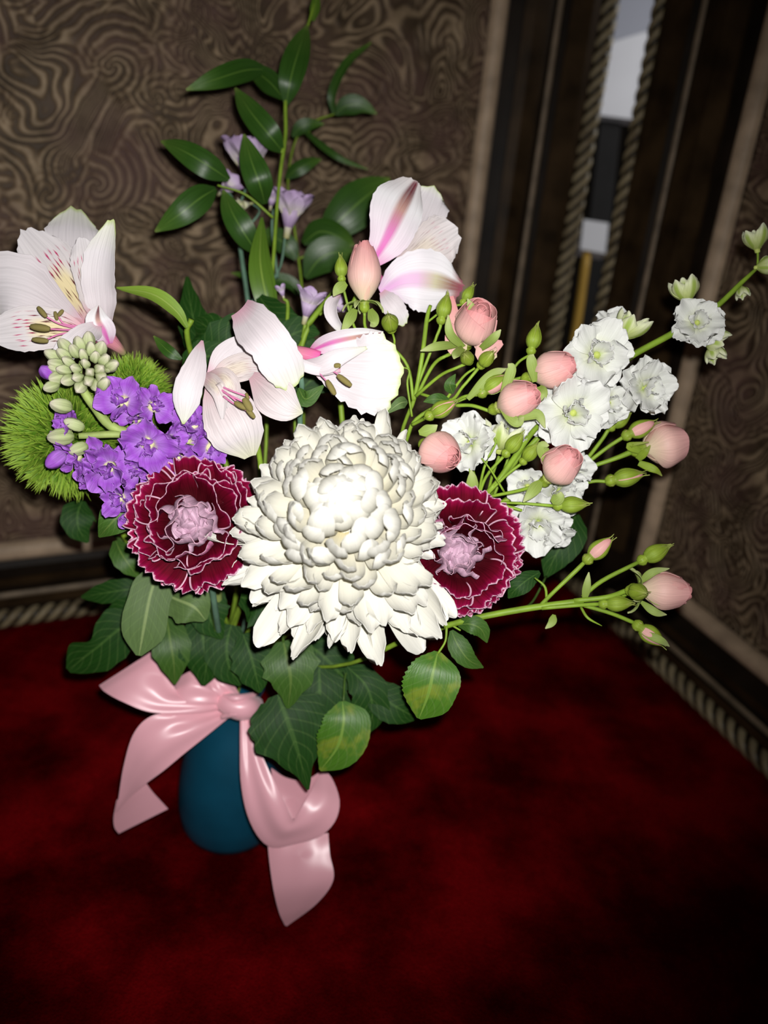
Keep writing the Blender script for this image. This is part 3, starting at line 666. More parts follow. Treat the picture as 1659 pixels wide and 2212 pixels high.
blade(a4, 'tepal', [(734, 636, d-.004), (716, 660, d-.01), (722, 690, d-.01), (748, 724, d-.004)], [6, 24, 30, 22, 8], M['alw'], cup=.5, ruf=.1, roll=20, seed=46, label='small curled tepal')
add('ovary', tube('ovary', [at(770, 640, d+.012), at(790, 620, d+.008), at(812, 590, d+.008)], [.0022, .0045, .006], M['pinktube'], 12), a4)
add('stem', tube('stem', neck(6)+[at(720, 1150, .53), at(735, 820, .5), at(750, 690, .492), at(770, 642, d+.012)], [.0016, .0016, .0018, .0018, .0018, .0018], M['stem'], 7), a4)

# ------------------------------------------------------------------ purple stock
stk = thing('stock', 'purple stock spike with pale green buds, between the left alstroemeria and the maroon carnation', 'flower', at(300, 940, .44))
add('stem', tube('stem', neck(7)+[at(470, 1250, .52), at(470, 1000, .462), at(390, 965, .448), at(255, 928, .44), at(205, 880, .432), at(172, 825, .428), at(175, 780, .428)], [.0022, .0022, .0026, .0028, .003, .003, .0026, .0022, .001], M['stockg'], 9), stk)
add('branch', tube('branch', [at(300, 942, .444), at(250, 938, .438), at(170, 942, .432)], [.002, .0022, .0018], M['stockg'], 8), stk)
sp = [petal('stock_petal', .0115, .0105, [M['stock']], phi=.55, b0=-.1, cup=.12, ruf=.12, rk=1.6+.4*q, base=.2, peak=.8, tip=.75, rnd=.25, nu=9, nv=9, seed=60+q) for q in range(4)]
spi = [petal('stock_petal', .008, .0075, [M['stock']], phi=1.0, b0=.1, cup=.3, ruf=.15, rk=2.+.3*q, base=.3, peak=.8, tip=.75, rnd=.2, nu=9, nv=8, seed=70+q) for q in range(3)]
eye = lathe('eye', [(.0, -.002), (.0028, -.001), (.003, .001), (.0022, .0025), (.0, .003)], M['stocke'], 10)
rgs = random.Random(11)
for k, (x, y, dd, ax, s) in enumerate([(268, 868, .428, (-.2, -.4, 1), 1.0), (330, 880, .434, (.6, -.3, .8), .95), (320, 958, .426, (.1, .3, 1), 1.15), (366, 950, .432, (.7, .1, .7), .8), (238, 1008, .430, (-.2, .4, 1), 1.1), (168, 985, .436, (-.7, .3, .7), .9),
                                       (150, 925, .436, (-.7, -.4, .7), .85), (420, 920, .446, (.2, -.5, .8), 1.0), (455, 965, .446, (.4, .2, .8), 1.0), (262, 1075, .438, (-.3, .3, .9), .85), (282, 1110, .442, (-.3, .5, .8), .7), (385, 990, .444, (.2, .2, 1), .95), (300, 1015, .440, (.1, .4, .9), .9), (200, 1025, .440, (-.4, .5, .7), .8), (430, 1005, .452, (.2, .3, .8), .9), (295, 905, .438, (.2, -.1, 1), .8), (215, 985, .437, (-.5, 0, .8), .8), (405, 950, .45, (-.1, -.3, .9), .9), (345, 1010, .44, (.3, .4, .8), .8), (295, 985, .436, (-.2, .3, 1), .85), (465, 925, .45, (.6, -.4, .6), .75)]):
    c = at(x, y, dd); fm = frame(c, dirn(*ax), k*1.3, s*1.14)
    fo = add('floret', eye, stk, fm)
    for n, th, ms, r0 in ((5, 68, sp, .002), (4, 38, spi, .001)):
        for q in range(n): place(fo, fm, 2*PI*q/n+rgs.uniform(-.2, .2)+n, math.radians(th)+rgs.uniform(-.35, .35), rgs.choice(ms), r0, rgs.uniform(.85, 1.2), 'petal', rgs.uniform(-.55, .55))
def ribbed(w, m):
    return lathe('bud', [(.0, -.02), (.26*w, .04), (.46*w, .22), (.54*w, .5), (.5*w, .8), (.34*w, 1.06), (.16*w, 1.2), (.0, 1.24)], m, 24, 4, .12)
budm = ribbed(.72, M['stockb'])
def sbud(x, y, dd, ax, ln, w=None, m=None, label=None):
    s = ln*dd/FPX; o = add('bud', budm if m is None else m, stk, frame(at(x, y, dd), dirn(*ax), x*.1) @ Matrix.Scale(s, 4), label=label)
for k in range(26):                                            # crown of tight buds at the spike's tip
    a = k*2.4; r = 5+4.6*math.sqrt(k)*1.9
    sbud(183+math.cos(a)*r*1.0, 792+math.sin(a)*r*.8, .424+.0003*k, (math.cos(a)*r/40, math.sin(a)*r/40-.3, 1), 25+.4*k)
for q in ((155, 882, .426, (-.5, -.1, .6), 40), (218, 838, .424, (.5, -.3, .6), 32), (128, 830, .428, (-.5, .3, .5), 30), (232, 795, .427, (.7, -.2, .5), 30), (140, 800, .428, (-.7, -.1, .5), 28), (160, 942, .430, (-.9, .1, .4), 44), (182, 925, .430, (-.7, -.3, .5), 36), (190, 962, .431, (-.8, .4, .4), 34)): sbud(*q)
bpm = ribbed(.85, M['stock'])
for q in ((222, 868, .430, (.3, -.8, .5), 44), (118, 815, .431, (-.3, -.3, .8), 34), (215, 850, .432, (.5, -.2, .6), 28), (140, 978, .432, (-.6, .6, .4), 40)): sbud(*q, m=bpm, label='purple opening bud')
for s_, w_ in (([(303, 1080, .47), (270, 1098, .462), (236, 1135, .46), (214, 1160, .466)], [8, 60, 74, 40, 4]), ([(320, 1000, .475), (325, 1020, .47), (318, 1060, .468)], [10, 60, 50, 6])):
    blade(stk, 'leaf', s_, w_, M['leafm'], cup=.12, seed=int(s_[0][1]))
blade(stk, 'leaf', [(345, 1225, .505), (325, 1285, .50), (312, 1350, .498), (300, 1416, .50)], [30, (44, 40), (44, 44), (46, 48), (42, 40), 12], M['leafg'], cup=.10, ruf=.03, seed=12)
blade(stk, 'leaf', [(352, 1282, .51), (385, 1296, .505), (420, 1312, .503), (444, 1340, .508)], [16, 66, 82, 90, 60, 10], M['leafg'], cup=.15, ruf=.08, ser=.05, sk=4, seed=13)

# ------------------------------------------------------------------ green bristly dianthus balls
def fuzz(c, R, n, label, nk, mid, sd):
    t = thing('green_dianthus', label, 'flower', c, 'green bristly dianthus balls')
    rgf = random.Random(sd)
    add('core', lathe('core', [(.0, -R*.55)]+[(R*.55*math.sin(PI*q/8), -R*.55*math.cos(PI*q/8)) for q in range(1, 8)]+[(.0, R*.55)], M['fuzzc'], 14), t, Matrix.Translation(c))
    vs, fs, uvs = [], [], []
    nt_ = int(n/9)
    for k in range(nt_):
        z = 1-2*(k+.5)/nt_; a = k*2.39996; q = math.sqrt(1-z*z)
        bd_ = Vector((q*math.cos(a), q*math.sin(a), z))
        for j in range(9):
            dd = (bd_+Vector([rgf.gauss(0, .15) for _ in range(3)])).normalized()
            L = R*rgf.uniform(.66, 1.12); s0 = c+bd_*R*.42
            tip = c+dd*L; midp = s0.lerp(tip, .5)+Vector([rgf.gauss(0, R*.04) for _ in range(3)])
            s = (tip-s0).cross(Vector((.3, .4, .8))).normalized(); s2 = (tip-s0).normalized().cross(s); o = len(vs); w = R*.026
            for p, ww, v in ((s0, w*.8, 0.), (midp, w*1.1, .5)):
                for q3 in range(3):
                    an = 2.094*q3
                    vs.append(p+(s*math.cos(an)+s2*math.sin(an))*ww); uvs.append((q3/3, v))
            vs.append(tip); uvs.append((.5, 1.))
            for q3 in range(3):
                q4 = (q3+1) % 3
                fs.append((o+q3, o+q4, o+3+q4, o+3+q3)); fs.append((o+3+q3, o+3+q4, o+6))
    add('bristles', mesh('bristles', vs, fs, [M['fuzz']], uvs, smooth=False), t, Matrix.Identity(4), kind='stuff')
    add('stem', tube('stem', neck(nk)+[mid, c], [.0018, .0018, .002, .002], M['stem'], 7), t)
fuzz(at(150, 945, .485), 130*.485/FPX, 4300, 'larger fuzzy green dianthus ball left of the purple stock', 8, at(330, 1250, .56), 5)
fuzz(at(285, 850, .482), 86*.482/FPX, 2600, 'smaller fuzzy green dianthus ball behind the top of the purple stock', 9, at(380, 1150, .55), 6)

# ------------------------------------------------------------------ spray roses
def rose_petals():
    out = []
    for kind in range(4):
        pet = []
        n = 11
        for i in range(n):
            s = [1., .955, .91, .86, .79, .71, .62, .52, .42, .31, .2][i]
            hw = math.radians([78, 78, 78, 80, 84, 88, 92, 98, 105, 120, 140][i])
            H = [.92, .95, 1., 1.02, 1.03, 1.04, 1.05, 1.04, 1.03, 1.02, 1.0][i]
            flare = [.10, .08, .04, .0, -.03, -.05, -.05, -.05, -.05, -.03, 0][i]*[.3, .8, 1.6, 1.][kind]
            P = []; nv, nu = 11, 13
            ph = random.Random(kind*31+i).uniform(0, 6)
            for j in range(nv):
                v = j/(nv-1); row = []
                for q in range(nu):
                    u = 2*q/(nu-1)-1
                    w = (.35+.65*math.sin(PI/2*min(1, v/.5)))
                    vv = v*(1-.16*u*u*v-.0*u)
                    r = s*(.16+.84*math.sin(min(PI*.5, PI*.5*vv/.52))) * (1-[.62, .5, .36, .42][kind]*max(0, (vv-.5)/.5)**1.7*(1 if i > 2 else .85)) + flare*max(0, (vv-.7)/.3)**2
                    r *= 1+.06*u
                    r += .02*math.sin(5*u+ph)*v
                    a = 2.39996*i + u*hw*w
                    row.append(Vector((r*math.cos(a), r*math.sin(a), vv*H*2.0+.012*math.sin(7*u+ph)*v)))
                P.append(row)
            pet.append(sheet('rose_petal', P, [M['roseo'] if i < 3 else M['rose']], .03))
        out.append(pet)
    return out
RP = rose_petals()
sepm = petal('sepal', 1.0, .34, [M['sepal']], phi=1.1, b0=.1, cup=.4, base=.8, peak=.25, tip=.06, nu=5, nv=9, seed=3, thick=.03)
sepr = petal('sepal', 1.15, .34, [M['sepal']], phi=-1.5, b0=-.2, cup=.4, base=.8, peak=.25, tip=.06, nu=5, nv=9, seed=4, thick=.03)
hipm = lathe('hip', [(.12, -.75), (.2, -.7), (.36, -.5), (.4, -.3), (.34, -.1), (.42, .0), (.3, .1)], M['bud'], 14)
def rose(parent, x, y, d, ax, R, H, kind=0, refl=False, spin=0., label=None):
    """bloom: centre of its widest part at pixel x,y; R and H (half height) in pixels"""
    s = d/FPX; axis = dirn(*ax)
    base = at(x, y, d)-axis*(H*s*.9)
    fm = frame(base, axis, spin)
    fs_ = fm @ Matrix.Diagonal((R*s, R*s, H*s, 1))
    b = add('bloom', hipm, parent, fm @ Matrix.Scale(R*s*.8, 4), label=label)
    for me in RP[kind]: add('petal', me, b, fs_)
    for q in range(5):
        m = fm @ Matrix.Rotation(2*PI*q/5+.4, 4, 'Z') @ Matrix.Translation((R*s*.12, 0, -.02*R*s)) @ Matrix.Rotation(-.35 if refl else -1.0, 4, 'Y') @ Matrix.Scale(R*s*1.15, 4)
        add('sepal', sepr if refl else sepm, b, m)
    return base-axis*R*s*.55
budg = lathe('bud', [(.10, -1.0), (.2, -.96), (.34, -.8), (.38, -.62), (.27, -.46), (.3, -.4), (.46, -.15), (.52, .15), (.45, .5), (.28, .85), (.1, 1.1), (.0, 1.15)], M['bud'], 16)
budp = lathe('bud', [(.10, -1.0), (.2, -.96), (.34, -.8), (.38, -.62), (.27, -.46), (.3, -.4), (.44, -.15), (.49, .15), (.44, .5), (.3, .85), (.12, 1.1), (.0, 1.15)], M['rose'], 16)
def bsep(n=5, hw=.62, tip=1.35, flare=0.):
    P = []; nv, nu = 12, 7
    pr = [(.31, -.4), (.47, -.15), (.535, .15), (.47, .5), (.30, .85), (.12, 1.12)]
    for j in range(nv):
        v = j/(nv-1); x = min(v/.8, 1.)*(len(pr)-1); i = min(int(x), len(pr)-2); f = x-i
        r = pr[i][0]*(1-f)+pr[i+1][0]*f; z = pr[i][1]*(1-f)+pr[i+1][1]*f
        if v > .8: z += (v-.8)/.2*(tip-1.12); r = r*(1-(v-.8)/.2*.7)+flare*(v-.8)
        w = hw*min(1, (1.02-v)*1.9)
        P.append([Vector(((r+.03*(1-u*u))*math.cos(u*w), (r+.03*(1-u*u))*math.sin(u*w), z)) for u in [2*q/(nu-1)-1 for q in range(nu)]])
    return sheet('sepal', P, [M['bud']], .03)
BS = [bsep(), bsep(hw=.5, tip=1.5, flare=.6)]
def bud(parent, x, y, d, ax, ln, open_=0, label=None, spin=0.):
    """green bud: centre pixel, total length in pixels; open_ leaves a pink slit"""
    s = ln/2.2*d/FPX; axis = dirn(*ax)
    fm = frame(at(x, y, d), axis, spin+x*.05) @ Matrix.Scale(s, 4)
    b = add('bud', budp if open_ else budg, parent, fm, label=label)
    if open_:
        add('hip', lathe('hip', [(.10, -1.02), (.21, -.98), (.35, -.81), (.39, -.62), (.29, -.46), (.33, -.38), (.4, -.3), (.2, -.25)], M['bud'], 12), b, fm)
    for q in range(5):
        if open_ and q == 0: continue
        add('sepal', BS[1 if q % 2 else 0], b, fm @ Matrix.Rotation(2*PI*q/5, 4, 'Z'))
    return at(x, y, d)-axis*s*.95
def stems(parent, lst, name='stem', m='stem'):
    for pts, w in lst:
        P = [p if isinstance(p, Vector) else at(*p) for p in pts]
        dd = .45
        add(name, tube(name, P, [x*.5*dd/FPX for x in w], M[m], 8), parent)
SG = 'pink spray rose stems'
# upper spray
A = thing('spray_rose', 'upright pink spray rose stem with a slender rosebud in front of the back-turned alstroemeria', 'flower', at(895, 870, .47), SG)
e1 = rose(A, 787, 596, .447, (.0, -1, .12), 38, 62, 0, True, .5, 'slender upright rosebud')
e2 = rose(A, 1024, 706, .447, (.22, -.5, .8), 46, 50, 2, False, 1., 'half open rose')
p2 = at(1024, 706, .447)
for q, (x0, y0, x1, y1, w, dz) in enumerate([(985, 735, 975, 640, 40, .012), (985, 745, 972, 700, 46, .004), (1050, 762, 1085, 740, 46, .006), (1045, 740, 1070, 690, 44, .01)]):
    blade(A, 'outer_petal', [(x0+18, y0+14, .45+dz), (x0, y0-5, .446+dz), (x1, y1, .448+dz)], [14, w, w*.85, 10], M['roseo'] if q != 0 else M['rose'], cup=.35, ruf=.04, seed=q+80)
for q, (x0, y0, xm, ym, x1, y1) in enumerate([(1000, 750, 972, 720, 968, 680), (1040, 752, 1066, 730, 1082, 712), (985, 745, 945, 748, 908, 758), (1030, 690, 1020, 668, 1010, 645), (1000, 752, 985, 765, 980, 775)]):
    blade(A, 'sepal', [(x0, y0, .448), (xm, ym, .438), (x1, y1, .436)], [12, 18, 16, 2], M['sepal'], cup=.4, seed=q+90)
b1 = bud(A, 737, 585, .452, (-.05, -1, .15), 56); b2 = bud(A, 843, 700, .445, (-.1, -.2, 1), 74)
b3 = bud(A, 958, 672, .455, (.25, -1, .1), 66); b4 = bud(A, 1008, 640, .462, (.5, -.8, .1), 48)
b5 = bud(A, 1010, 775, .438, (-.3, -.1, 1), 60); b6 = bud(A, 1048, 779, .436, (.35, -.35, .8), 62)
stems(A, [(neck(10)+[(800, 1120, .52), (872, 920, .476), (895, 860, .466), (912, 770, .46), (922, 690, .462), (930, 660, .463)], [7, 7, 8, 9, 10, 10, 8]),
          ([(893, 866, .466), (880, 790, .462), (835, 740, .458), (792, 712, .455), e1], [8, 7, 7, 7]),
          ([(805, 722, .456), (772, 715, .456), (757, 680, .456), b1], [6, 6, 6]), ([(850, 760, .46), (852, 735, .452), b2], [5, 5, 5]),
          ([(895, 850, .465), (930, 760, .458), (950, 710, .456), b3], [7, 7, 7]), ([(918, 700, .462), (965, 665, .464), b4], [5, 5, 5]),
          ([(898, 856, .464), (950, 812, .452), (985, 795, .444), b5], [8, 7, 7]), ([(905, 850, .464), (970, 865, .452), (1000, 835, .444), b6], [7, 7, 7]),
          ([(900, 856, .464), (935, 790, .456), (965, 768, .450), e2], [8, 8, 8])])
for q, s_ in enumerate([[(768, 668, .449), (752, 695, .444), (737, 722, .446)], [(800, 668, .449), (808, 695, .444), (800, 705, .446)], [(748, 612, .452), (730, 625, .45), (720, 640, .452)]]):
    blade(A, 'sepal', s_, [10, 24, 16, 2], M['sepal'], cup=.3, seed=q+100)
# centre right spray
Bq = thing('spray_rose', 'pink spray rose stem with two plump blooms against the white larkspur', 'flower', at(985, 870, .462), SG)
e1 = rose(Bq, 1112, 866, .438, (.75, -.25, .62), 43, 47, 1, False, .2); e2 = rose(Bq, 1188, 801, .445, (.85, -.2, .5), 41, 47, 1, False, 1.7)
b1 = bud(Bq, 948, 887, .446, (.9, -.45, .3), 74, 1, 'bud showing a sliver of pink', 2.); b2 = bud(Bq, 1062, 835, .446, (.85, -.5, .3), 78, 1, 'opening cream and green bud', 1.); b3 = bud(Bq, 1152, 738, .45, (.22, -1, .1), 66)
stems(Bq, [(neck(11)+[(820, 1130, .52), (875, 960, .472), (900, 905, .462), (965, 868, .456), (985, 862, .452)], [7, 7, 8, 9, 9, 9]),
           ([(985, 876, .456), (1020, 876, .452), e1], [8, 8, 8]), ([(985, 868, .456), (1080, 830, .46), (1130, 815, .456), e2], [7, 7, 7]),
           ([(890, 918, .462), (915, 905, .454), b1], [8, 8, 8]), ([(985, 866, .456), (1005, 856, .45), b2], [7, 7, 7]), ([(1090, 830, .458), (1118, 785, .456), b3], [6, 6, 6]),
           ([(960, 868, .456), (1000, 815, .448), (1026, 795, .444)], [7, 6, 5]), ([(890, 900, .46), (880, 830, .458), (884, 800, .456), (862, 792, .456)], [5, 5, 4, 2])])
for q, s_ in enumerate([[(1085, 852, .438), (1104, 800, .434), (1098, 785, .434)], [(1082, 880, .438), (1115, 912, .432), (1132, 900, .434)], [(1120, 905, .434), (1160, 895, .434), (1178, 925, .436)], [(1155, 825, .444), (1148, 780, .44), (1152, 765, .44)], [(1165, 835, .444), (1172, 850, .44), (1168, 872, .442)], [(1010, 862, .447), (1060, 812, .444), (1095, 796, .446)]]):
    blade(Bq, 'sepal', s_, [10, 22, 18, 2], M['sepal'], cup=.35, seed=q+110)
for q, s_ in enumerate([[(978, 850, .45), (972, 830, .446), (984, 808, .446)], [(975, 868, .452), (940, 862, .448), (915, 868, .45)], [(880, 868, .455), (862, 872, .45), (830, 896, .452)]]):
    blade(Bq, 'leaf', s_, [5, 26, 18, 2], M['leafm' if q < 2 else 'leafg'], cup=.2, seed=q+120)
# lower centre spray
Cq = thing('spray_rose', 'pink spray rose stem with many green buds between the right carnation and the larkspur', 'flower', at(1035, 1090, .462), SG)
e1 = rose(Cq, 1208, 1010, .437, (.45, -.55, .72), 43, 46, 1, False, .9); e2 = rose(Cq, 948, 976, .442, (.5, .35, .8), 47, 50, 0, False, 2.2, 'rose half hidden by the white chrysanthemum')
b1 = bud(Cq, 1106, 964, .446, (.6, -.75, .3), 66); b2 = bud(Cq, 1142, 983, .445, (.55, -.7, .45), 60); b3 = bud(Cq, 1228, 1091, .442, (1, -.05, .2), 74)
stems(Cq, [(neck(12)+[(850, 1240, .52), (960, 1130, .48), (1030, 1085, .464), (1060, 1070, .456)], [7, 7, 8, 9, 9]),
           ([(1030, 1085, .462), (1050, 1030, .454), b1], [7, 7, 7]), ([(1040, 1080, .46), (1090, 1030, .452), b2], [7, 7, 7]), ([(1045, 1075, .458), (1120, 1060, .448), (1160, 1048, .442), e1], [7, 8, 9]),
           ([(1050, 1085, .456), (1120, 1087, .446), b3], [6, 6, 7]), ([(1030, 1090, .462), (1046, 1010, .452), (1070, 960, .45), (1068, 945, .45)], [6, 6, 5, 4]), ([(1035, 1080, .462), (1075, 1040, .456), (1145, 940, .462), (1180, 905, .466)], [10, 13, 13, 10]),
           ([(1090, 1064, .452), (1060, 1015, .446), (1040, 990, .446), (1050, 1000, .446)], [5, 4, 3, 2]), ([(1020, 1090, .462), (1016, 1040, .452), (1014, 1012, .45)], [6, 5, 2]), ([(1040, 1080, .46), (1100, 1095, .45), (1128, 1103, .448)], [8, 7, 6])])
for q, s_ in enumerate([[(1168, 1040, .44), (1150, 1062, .436), (1130, 1085, .436)], [(1180, 1000, .44), (1172, 965, .436), (1186, 962, .436)], [(1192, 1085, .44), (1208, 1075, .437), (1212, 1062, .437)], [(1016, 1092, .455), (1020, 1040, .45), (1018, 1015, .45)], [(905, 935, .44), (930, 928, .438), (945, 918, .438)]]):
    blade(Cq, 'sepal', s_, [10, 26, 18, 2], M['sepal'], cup=.35, seed=q+130)
# far right spray
Dq = thing('spray_rose', 'pink spray rose stem whose full bloom points right past the larkspur into the dark', 'flower', at(1260, 1010, .48), SG)
e1 = rose(Dq, 1428, 962, .478, (1, -.22, -.12), 50, 46, 3, False, .4)
b1 = bud(Dq, 1376, 930, .468, (.92, -.45, .15), 76, 1, None, 3.); b2 = bud(Dq, 1345, 1033, .47, (1, -.2, .15), 82, 1, None, 1.6); b3 = bud(Dq, 1335, 912, .48, (.75, -.6, .1), 60)
stems(Dq, [(neck(13)+[(900, 1220, .53), (1120, 1060, .488), (1240, 1020, .482), (1280, 1005, .48)], [7, 7, 8, 9, 9]), ([(1265, 1012, .48), (1330, 990, .476), e1], [9, 11, 14]),
           ([(1262, 1005, .48), (1310, 968, .474), b1], [9, 9, 9]), ([(1235, 1052, .478), (1280, 1040, .474), b2], [8, 8, 8]), ([(1262, 1000, .482), (1300, 950, .482), b3], [9, 9, 9])])
for q, s_ in enumerate([[(1378, 992, .472), (1395, 975, .466), (1405, 962, .466)], [(1380, 1000, .474), (1415, 1015, .47), (1430, 1028, .472)], [(1382, 975, .47), (1360, 962, .468), (1402, 955, .466)]]):
    blade(Dq, 'sepal', s_, [12, 17, 9, 2], M['bud'], cup=.35, seed=q+140)
# lower right spray
Eq = thing('spray_rose', 'long pink spray rose stem reaching right, low over the red carpet', 'flower', at(1000, 1345, .46), SG)
e1 = rose(Eq, 1428, 1276, .452, (1, .05, .1), 42, 52, 1, True, .2)
b1 = bud(Eq, 1288, 1192, .446, (.75, -.75, .3), 78, 1, 'bud with a pink slit', 1.); b2 = bud(Eq, 1408, 1199, .452, (.9, -.5, .1), 76, 0); b3 = bud(Eq, 1374, 1278, .440, (.25, .0, 1), 74)
b4 = bud(Eq, 1326, 1304, .447, (1, -.06, .25), 72); b5 = bud(Eq, 1398, 1366, .448, (.8, .6, .2), 78, 1, None, 2.)
stems(Eq, [(neck(14)+[(720, 1440, .53), (880, 1380, .48), (1000, 1342, .462), (1130, 1316, .455), (1260, 1298, .45)], [8, 8, 9, 13, 14, 15, 14]),
           ([(1165, 1310, .454), (1200, 1275, .45), (1245, 1232, .448), b1], [9, 9, 10, 9]), ([(1258, 1290, .451), (1300, 1255, .452), b2], [9, 10, 9]), ([(1240, 1298, .45), (1310, 1290, .446), b3], [11, 11, 12]),
           ([(1170, 1314, .452), (1240, 1308, .448), b4], [9, 9, 9]), ([(1262, 1308, .45), (1320, 1325, .449), b5], [9, 9, 9]), ([(1300, 1295, .45), (1350, 1285, .454), e1], [9, 9, 9]),
           ([(1180, 1312, .454), (1178, 1270, .452), (1155, 1248, .454)], [5, 6, 3]), ([(1255, 1312, .45), (1270, 1335, .446), (1300, 1352, .446)], [6, 6, 2]), ([(965, 1352, .464), (962, 1385, .462), (946, 1412, .462)], [6, 5, 5]), ([(975, 1350, .464), (995, 1362, .462)], [5, 4])])
for q, s_ in enumerate([[(1382, 1258, .452), (1410, 1236, .448), (1446, 1228, .45)], [(1385, 1300, .452), (1415, 1322, .448), (1440, 1328, .45)], [(1262, 1298, .45), (1268, 1265, .446), (1272, 1236, .446)], [(1386, 1366, .446), (1425, 1382, .442), (1446, 1396, .446)], [(1197, 1328, .452), (1192, 1345, .45), (1178, 1358, .45)], [(1395, 1285, .45), (1425, 1300, .446), (1446, 1300, .446)]]):
    blade(Eq, 'sepal', s_, [7, 17, 13, 2], M['sepal'], cup=.35, seed=q+150)
blade(Eq, 'leaf', [(946, 1408, .463), (936, 1450, .458), (925, 1500, .458), (905, 1552, .464)], [16, (48, 40), (62, 56), (58, 60), (46, 46), 10], M['leafr'], cup=.10, ser=.04, sk=14, seed=161, nv=29, label='round serrated mottled leaflet')
blade(Eq, 'leaf', [(975, 1362, .463), (990, 1395, .46), (1012, 1425, .46), (1044, 1442, .466)], [8, 42, 46, 30, 3], M['leafm'], cup=.2, ser=.04, seed=162)
blade(Eq, 'leaf', [(990, 1350, .463), (1015, 1348, .458), (1040, 1360, .458), (1052, 1388, .462)], [8, 34, 40, 30, 3], M['leafm'], cup=.2, ser=.04, seed=163)
blade(Eq, 'leaf', [(740, 1515, .515), (742, 1560, .51), (728, 1615, .51), (692, 1664, .516)], [14, (50, 40), (60, 46), (56, 50), (36, 36), 6], M['leafr'], cup=.12, ser=.04, sk=14, seed=164, nv=29, label='lower mottled leaflet by the ribbon')
blade(Eq, 'leaf', [(790, 1475, .53), (830, 1510, .526), (870, 1535, .526), (902, 1552, .532)], [14, 70, 80, 50, 6], M['leafd'], cup=.15, ser=.03, seed=165)
blade(Eq, 'leaf', [(1245, 1110, .52), (1228, 1150, .515), (1200, 1200, .515), (1178, 1248, .52)], [14, 74, 82, 54, 5], M['leafd'], cup=.12, ser=.03, seed=166)
blade(Eq, 'leaf', [(1166, 1236, .47), (1140, 1252, .468), (1115, 1272, .468), (1098, 1292, .472)], [8, 34, 44, 30, 3], M['leafd'], cup=.15, ser=.03, seed=167)
add('petiole', tube('petiole', [at(1180, 1245, .512), at(1150, 1300, .49), at(1120, 1318, .462)], .0008, M['stemd'], 6), Eq)
add('petiole', tube('petiole', [at(790, 1478, .528), at(750, 1450, .53), at(742, 1515, .515)], .0008, M['stemd'], 6), Eq)

# ------------------------------------------------------------------ white larkspur
lk = [petal('lark_petal', .0140, .0140, [M['lark']], phi=.35, b0=-.05, cup=.15, ruf=.10, rk=1.8+.5*q, ser=.03, sk=2.5, base=.22, peak=.8, tip=.75, rnd=.25, nu=11, nv=10, seed=200+q) for q in range(5)]
lk2 = [petal('lark_petal', .0095, .0090, [M['lark']], phi=.5, b0=.1, cup=.2, ruf=.11, rk=2.+.5*q, ser=.04, sk=2.5, base=.3, peak=.8, tip=.75, rnd=.2, nu=9, nv=9, seed=210+q) for q in range(4)]
lkb = [petal('lark_petal', .0165, .0095, [M['larkg']], phi=1.1+.25*q, b0=-.35, cup=.55, ruf=.04, base=.4, peak=.55, tip=.3, rnd=.1, nu=9, nv=10, seed=220+q) for q in range(3)]
leye = lathe('eye', [(.0, -.0015), (.0016, -.001), (.0018, .001), (.001, .003), (.0, .0034)], M['larke'], 8)
rgl = random.Random(21)
def lfloret(parent, x, y, d, ax, s, k, full=True):
    fm = frame(at(x, y, d), dirn(*ax), k*.9, s*1.1)
    fo = add('floret', leye, parent, fm)
    for n, th, ms, r0 in ((6, 82, lk, .0012), (5, 62, lk, .0012), (4, 38, lk2, .0012)):
        if not full and n == 6: continue
        for q in range(n): place(fo, fm, 2*PI*q/n+rgl.uniform(-.25, .25)+n*.7, math.radians(th)+rgl.uniform(-.2, .2), rgl.choice(ms), r0, rgl.uniform(.9, 1.12), 'petal', rgl.uniform(-.25, .25))
def lbud(parent, x, y, d, ax, s, k, n=5):
    fm = frame(at(x, y, d), dirn(*ax), k*.9, s)
    fo = add('floret_bud', leye, parent, fm)
    for q in range(n): place(fo, fm, 2*PI*q/n, math.radians(38), lkb[(q+k) % 3], .0005, rgl.uniform(.95, 1.08))
Lk = thing('larkspur', 'tall white larkspur spike arching to the upper right with green buds at its tip', 'flower', at(1250, 860, .47), 'white larkspur spikes')
for k, (x, y, d, ax, s, fl_) in enumerate([(1287, 768, .452, (-.05, .05, 1), 1.32, 1), (1236, 892, .446, (-.05, .1, 1), 1.36, 1), (1392, 838, .462, (.35, .1, .9), 1.1, 1), (1504, 700, .462, (-.1, -.25, 1), .98, 1), (1310, 870, .466, (.3, .2, .8), .95, 1), (1172, 890, .468, (-.3, .3, .8), 1.0, 1), (1325, 705, .470, (0, -.6, .7), .8, 0)]):
    lfloret(Lk, x, y, d, ax, s, k, fl_)
for k, (x, y, d, ax, s) in enumerate([(1345, 735, .460, (.35, -.75, .3), 1.2), (1487, 655, .466, (-.3, -1, .15), 1.15), (1520, 730, .466, (.8, .35, .3), 1.0), (1535, 745, .468, (.3, 1, .25), .8), (1636, 542, .47, (-.2, -1, .1), 1.0), (1632, 578, .468, (1, -.15, .2), .75), (1600, 618, .47, (.2, 1, .2), .55)]): lbud(Lk, x, y, d, ax, s, k)
